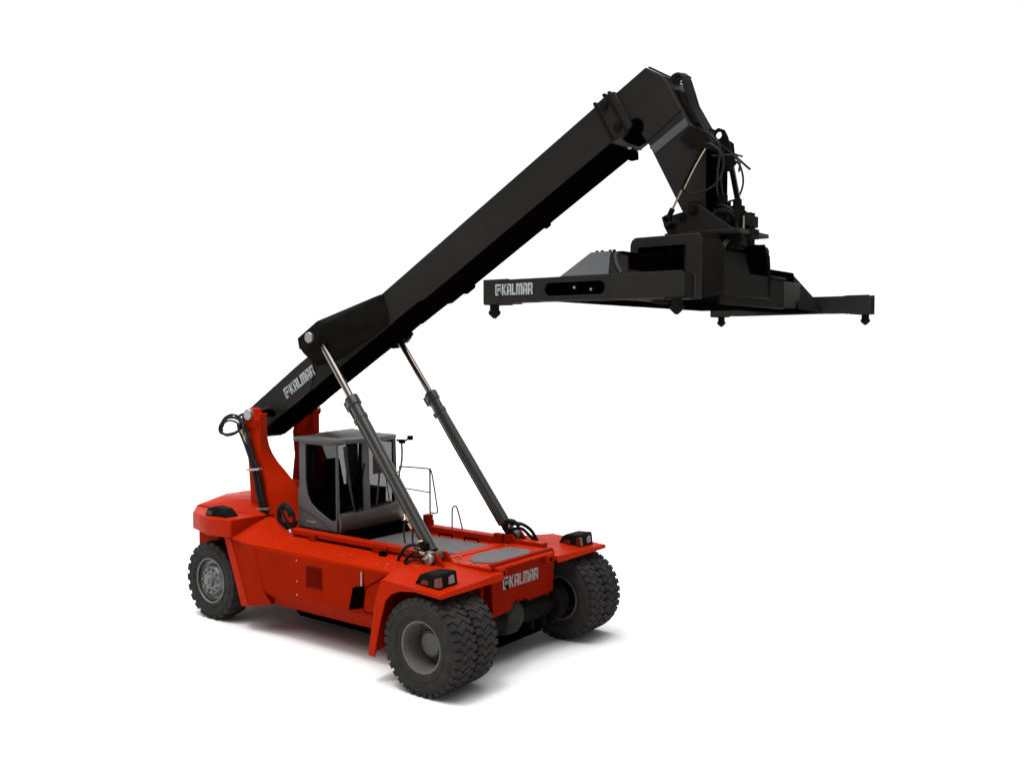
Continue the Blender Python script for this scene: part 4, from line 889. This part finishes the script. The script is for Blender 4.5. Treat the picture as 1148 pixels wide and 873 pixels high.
# telescopic arms and end beams, the far one is the near one turned half round
def arm(f, far):
    b = MB(); b.hull([f(p) for p in [(x, y, z) for x in (3.10, 3.62) for y in (-1.4, -2.5) for z in (6.06, 6.50)]]); S(b, 'telescopic_arm', 'black' , .02)
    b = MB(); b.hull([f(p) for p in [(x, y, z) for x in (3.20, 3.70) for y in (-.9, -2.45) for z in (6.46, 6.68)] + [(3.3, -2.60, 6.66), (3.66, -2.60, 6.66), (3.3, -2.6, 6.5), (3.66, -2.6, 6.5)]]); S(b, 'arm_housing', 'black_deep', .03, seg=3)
    # flared end gusset: sloping slate plate and dark flank
    G1 = [(3.27, -2.62, 6.655), (3.66, -2.62, 6.655), (4.22, -3.30, 6.30), (3.26, -3.30, 6.30)]
    G0 = [(3.04, -2.3, 6.06), (3.66, -2.3, 6.06), (4.28, -3.3, 6.06), (2.95, -3.3, 6.06)]
    b = MB(); b.hull([f(p) for p in G1 + G0 + [(3.30, -2.3, 6.65), (3.66, -2.3, 6.65)]]); S(b, 'end_gusset', 'black_matte', .012)
    b = MB(); A = [f(p) for p in [(3.30, -2.63, 6.662), (3.60, -2.63, 6.662), (3.98, -3.30, 6.315), (3.28, -3.30, 6.315)]]
    n_ = Vector((0, -.46, .89)); n_ = Vector((n_.x, -n_.y, n_.z)) if far else n_
    b.loft(A, [tuple(Vector(p) + n_ * .008) for p in A]); S(b, 'slope_plate', 'bluegrey', .002)
    b = MB()
    for x in (3.36, 3.44, 3.56, 3.62): b.cyl(f((x, -2.58, 6.65)), f((x, -2.58, 6.69)), .022, n=8)
    S(b, 'gusset_bolt', 'black_matte', 0)
    b = MB(); b.tube([f(p) for p in ((3.66, -2.60, 6.64), (3.80, -2.85, 6.57), (3.98, -3.1, 6.44), (4.15, -3.28, 6.32))], .02, 7); S(b, 'end_hose', 'hose', 0)
    # end beam
    e = bpy.data.objects.new('end_beam_group', None)
    z0, z1 = 6.01, 6.31
    outer = [(2.18, z0 - .01), (2.18, z1 + .005), (2.58, z1 + .005), (2.60, z1 - .005), (5.04, z1 - .005), (5.055, z1 - .05), (5.055, z0), (4.6, z0 - .005), (2.60, z0 + .01), (2.58, z0 - .01)]
    slot = rrect(3.155, 4.03, 6.075, 6.235, .078)
    if far: outer = [(2 * CX - x, z) for x, z in outer]; slot = [(2 * CX - x, z) for x, z in slot]
    yo = 3.45 if far else -3.45; yi = 3.17 if far else -3.17; s = 1 if far else -1
    eb = plate('end_beam', outer, [slot], .03, XZ(yo), 'black', sp, .006)
    ebi = plate('end_beam_inner_plate', outer, [slot], .03, XZ(yi), 'black', sp, .006)
    b = MB()
    for xa, xb in ((2.19, 2.9), (4.06, 5.045)):
        if far: xa, xb = 2 * CX - xb, 2 * CX - xa
        b.box(xa, xb, min(yo, yi) + .015, max(yo, yi) - .015, z0 + .004, z1 - .012)
    b.box(2.7, 4.6, min(yo, yi) + .015, max(yo, yi) - .015, z1 - .035, z1 - .012) ; b.box(2.7, 4.6, min(yo, yi) + .015, max(yo, yi) - .015, z0 + .012, z0 + .035)
    S(b, 'end_beam_box', 'black_matte', 0)
    # linkage seen in the slot
    b = MB(); ym = (yo + yi) / 2
    for k in range(9):
        x = 3.3 + k * .075
        if far: x = 2 * CX - x
        b.cyl((x, ym, 6.10 + .03 * (k % 2)), (x, ym, 6.19 + .02 * (k % 3)), .03, n=8)
    xs = sorted([3.3 if not far else 2 * CX - 3.2, 4.06 if not far else 2 * CX - 4.06]); xm = 3.40 if not far else 2 * CX - 3.40
    xs = sorted([3.1 if not far else 2 * CX - 3.1, xs[1] if not far else xs[0]])
    b.box(xs[0], xm - .03, ym - .06, ym + .06, 6.07, 6.24); b.box(xm + .03, xs[1], ym - .06, ym + .06, 6.07, 6.24); b.box(xm - .05, xm + .05, ym - .06, ym + .06, 6.07, 6.13)
    S(b, 'twistlock_linkage', 'black_deep', .01)
    for x, z in ((3.56, 6.17), (3.80, 6.14)):
        xx = x if not far else 2 * CX - x
        b = MB(); b.cyl((xx, ym + s * .05, z), (xx, ym + s * .10, z), .018, n=8); S(b, 'link_pin', 'brass', 0)
    # twistlocks
    for x in (2.31, 4.94):
        xx = x if not far else 2 * CX - x
        b = MB(); b.cyl((xx, ym + s * .08, 6.02), (xx, ym + s * .08, 5.90), .062, n=18)
        b.cyl((xx, ym + s * .08, 5.915), (xx, ym + s * .08, 5.87), .078, n=18); b.cyl((xx, ym + s * .08, 5.87), (xx, ym + s * .08, 5.815), .075, .018, n=18)
        S(b, 'twistlock', 'black_matte', .006)
    # corner blocks
    b = MB(); 
    for x in (2.18, 4.80):
        xa = x if not far else 2 * CX - x - .26
        b.box(xa, xa + .26, min(yo, yi) - .004, max(yo, yi) + .004, z0 - .02, z0 + .02)
    S(b, 'corner_block', 'black_matte', .008)
    if not far:
        letters('lettering', 'KALMAR', (2.385, yo - .017, 6.105), (1, 0, 0), (0, 0, 1), .145, 'white', sp, total=.60, t=.003)
    else:
        letters('lettering', 'KALMAR', (2 * CX - 2.385, yo + .017, 6.105), (-1, 0, 0), (0, 0, 1), .145, 'white', sp, total=.60, t=.003)
arm(lambda p: p, False)
arm(rot, True)
TOP += [o for o in EXTRA if o.parent is root]
# ------------------------------------------------------------------ parenting: root at the machine's base
for o in TOP:
    o.parent = root; o.matrix_parent_inverse = Matrix.Translation(root.location).inverted()
for o in list(bpy.data.objects):
    p = o.parent
    if p is not None and p in TOP and p.type == 'EMPTY' and p.name.startswith('spreader'):
        o.matrix_parent_inverse = Matrix.Translation(p.location).inverted()
# ------------------------------------------------------------------ light
w = bpy.data.worlds.new('World'); sc.world = w; w.use_nodes = True
nt = w.node_tree; N = nt.nodes; L = nt.links; bg = N['Background']
tc = N.new('ShaderNodeTexCoord')
# invented white surround: bright overhead and behind the machine, dimmer on the camera side
def dotn(v, lo, hi, a, b_):
    d = N.new('ShaderNodeVectorMath'); d.operation = 'DOT_PRODUCT'; d.inputs[1].default_value = Vector(v).normalized()
    L.new(tc.outputs['Generated'], d.inputs[0]); r = N.new('ShaderNodeMapRange'); r.interpolation_type = 'SMOOTHSTEP'
    for k, x in zip(('From Min', 'From Max', 'To Min', 'To Max'), (lo, hi, a, b_)): r.inputs[k].default_value = x
    L.new(d.outputs['Value'], r.inputs['Value']); return r.outputs['Result']
back = dotn((-.61, .79, .0), -.1, .6, 0, 1.12)       # backdrop behind the vehicle
topl = dotn((-.02, -.14, 1), .70, 1.0, 0, 6.2)       # added overhead glow that keeps the floor white
ad = N.new('ShaderNodeMath'); ad.operation = 'MAXIMUM'; L.new(back, ad.inputs[0]); L.new(topl, ad.inputs[1])
a2 = N.new('ShaderNodeMath'); a2.operation = 'MAXIMUM'; a2.inputs[1].default_value = .22; L.new(ad.outputs[0], a2.inputs[0])
L.new(a2.outputs[0], bg.inputs['Strength']); bg.inputs['Color'].default_value = (1, 1, 1, 1)
def sun(name, d, s, ang, col):
    l = bpy.data.lights.new(name, 'SUN'); l.energy = s; l.angle = math.radians(ang); l.color = col
    o = bpy.data.objects.new(name, l); COL.objects.link(o); o.rotation_euler = Vector(d).to_track_quat('-Z', 'Y').to_euler(); return o
sun('key_light', (.03, .30, -1.0), 1.1, 10, (1, .965, .91))
# ------------------------------------------------------------------ camera
cam = bpy.data.cameras.new('camera'); co = bpy.data.objects.new('camera', cam); COL.objects.link(co); sc.camera = co
cam.sensor_width = 36; cam.lens = 1071.9 / 1148 * 36; cam.clip_end = 2000
yaw, pit = 2.2252447, .0450536
co.location = (10.0591, -13.1191, 5.4557)
co.rotation_euler = Vector((math.cos(yaw) * math.cos(pit), math.sin(yaw) * math.cos(pit), -math.sin(pit))).to_track_quat('-Z', 'Y').to_euler()
sc.view_settings.view_transform = 'Standard'; sc.view_settings.look = 'None'; sc.view_settings.exposure = 0
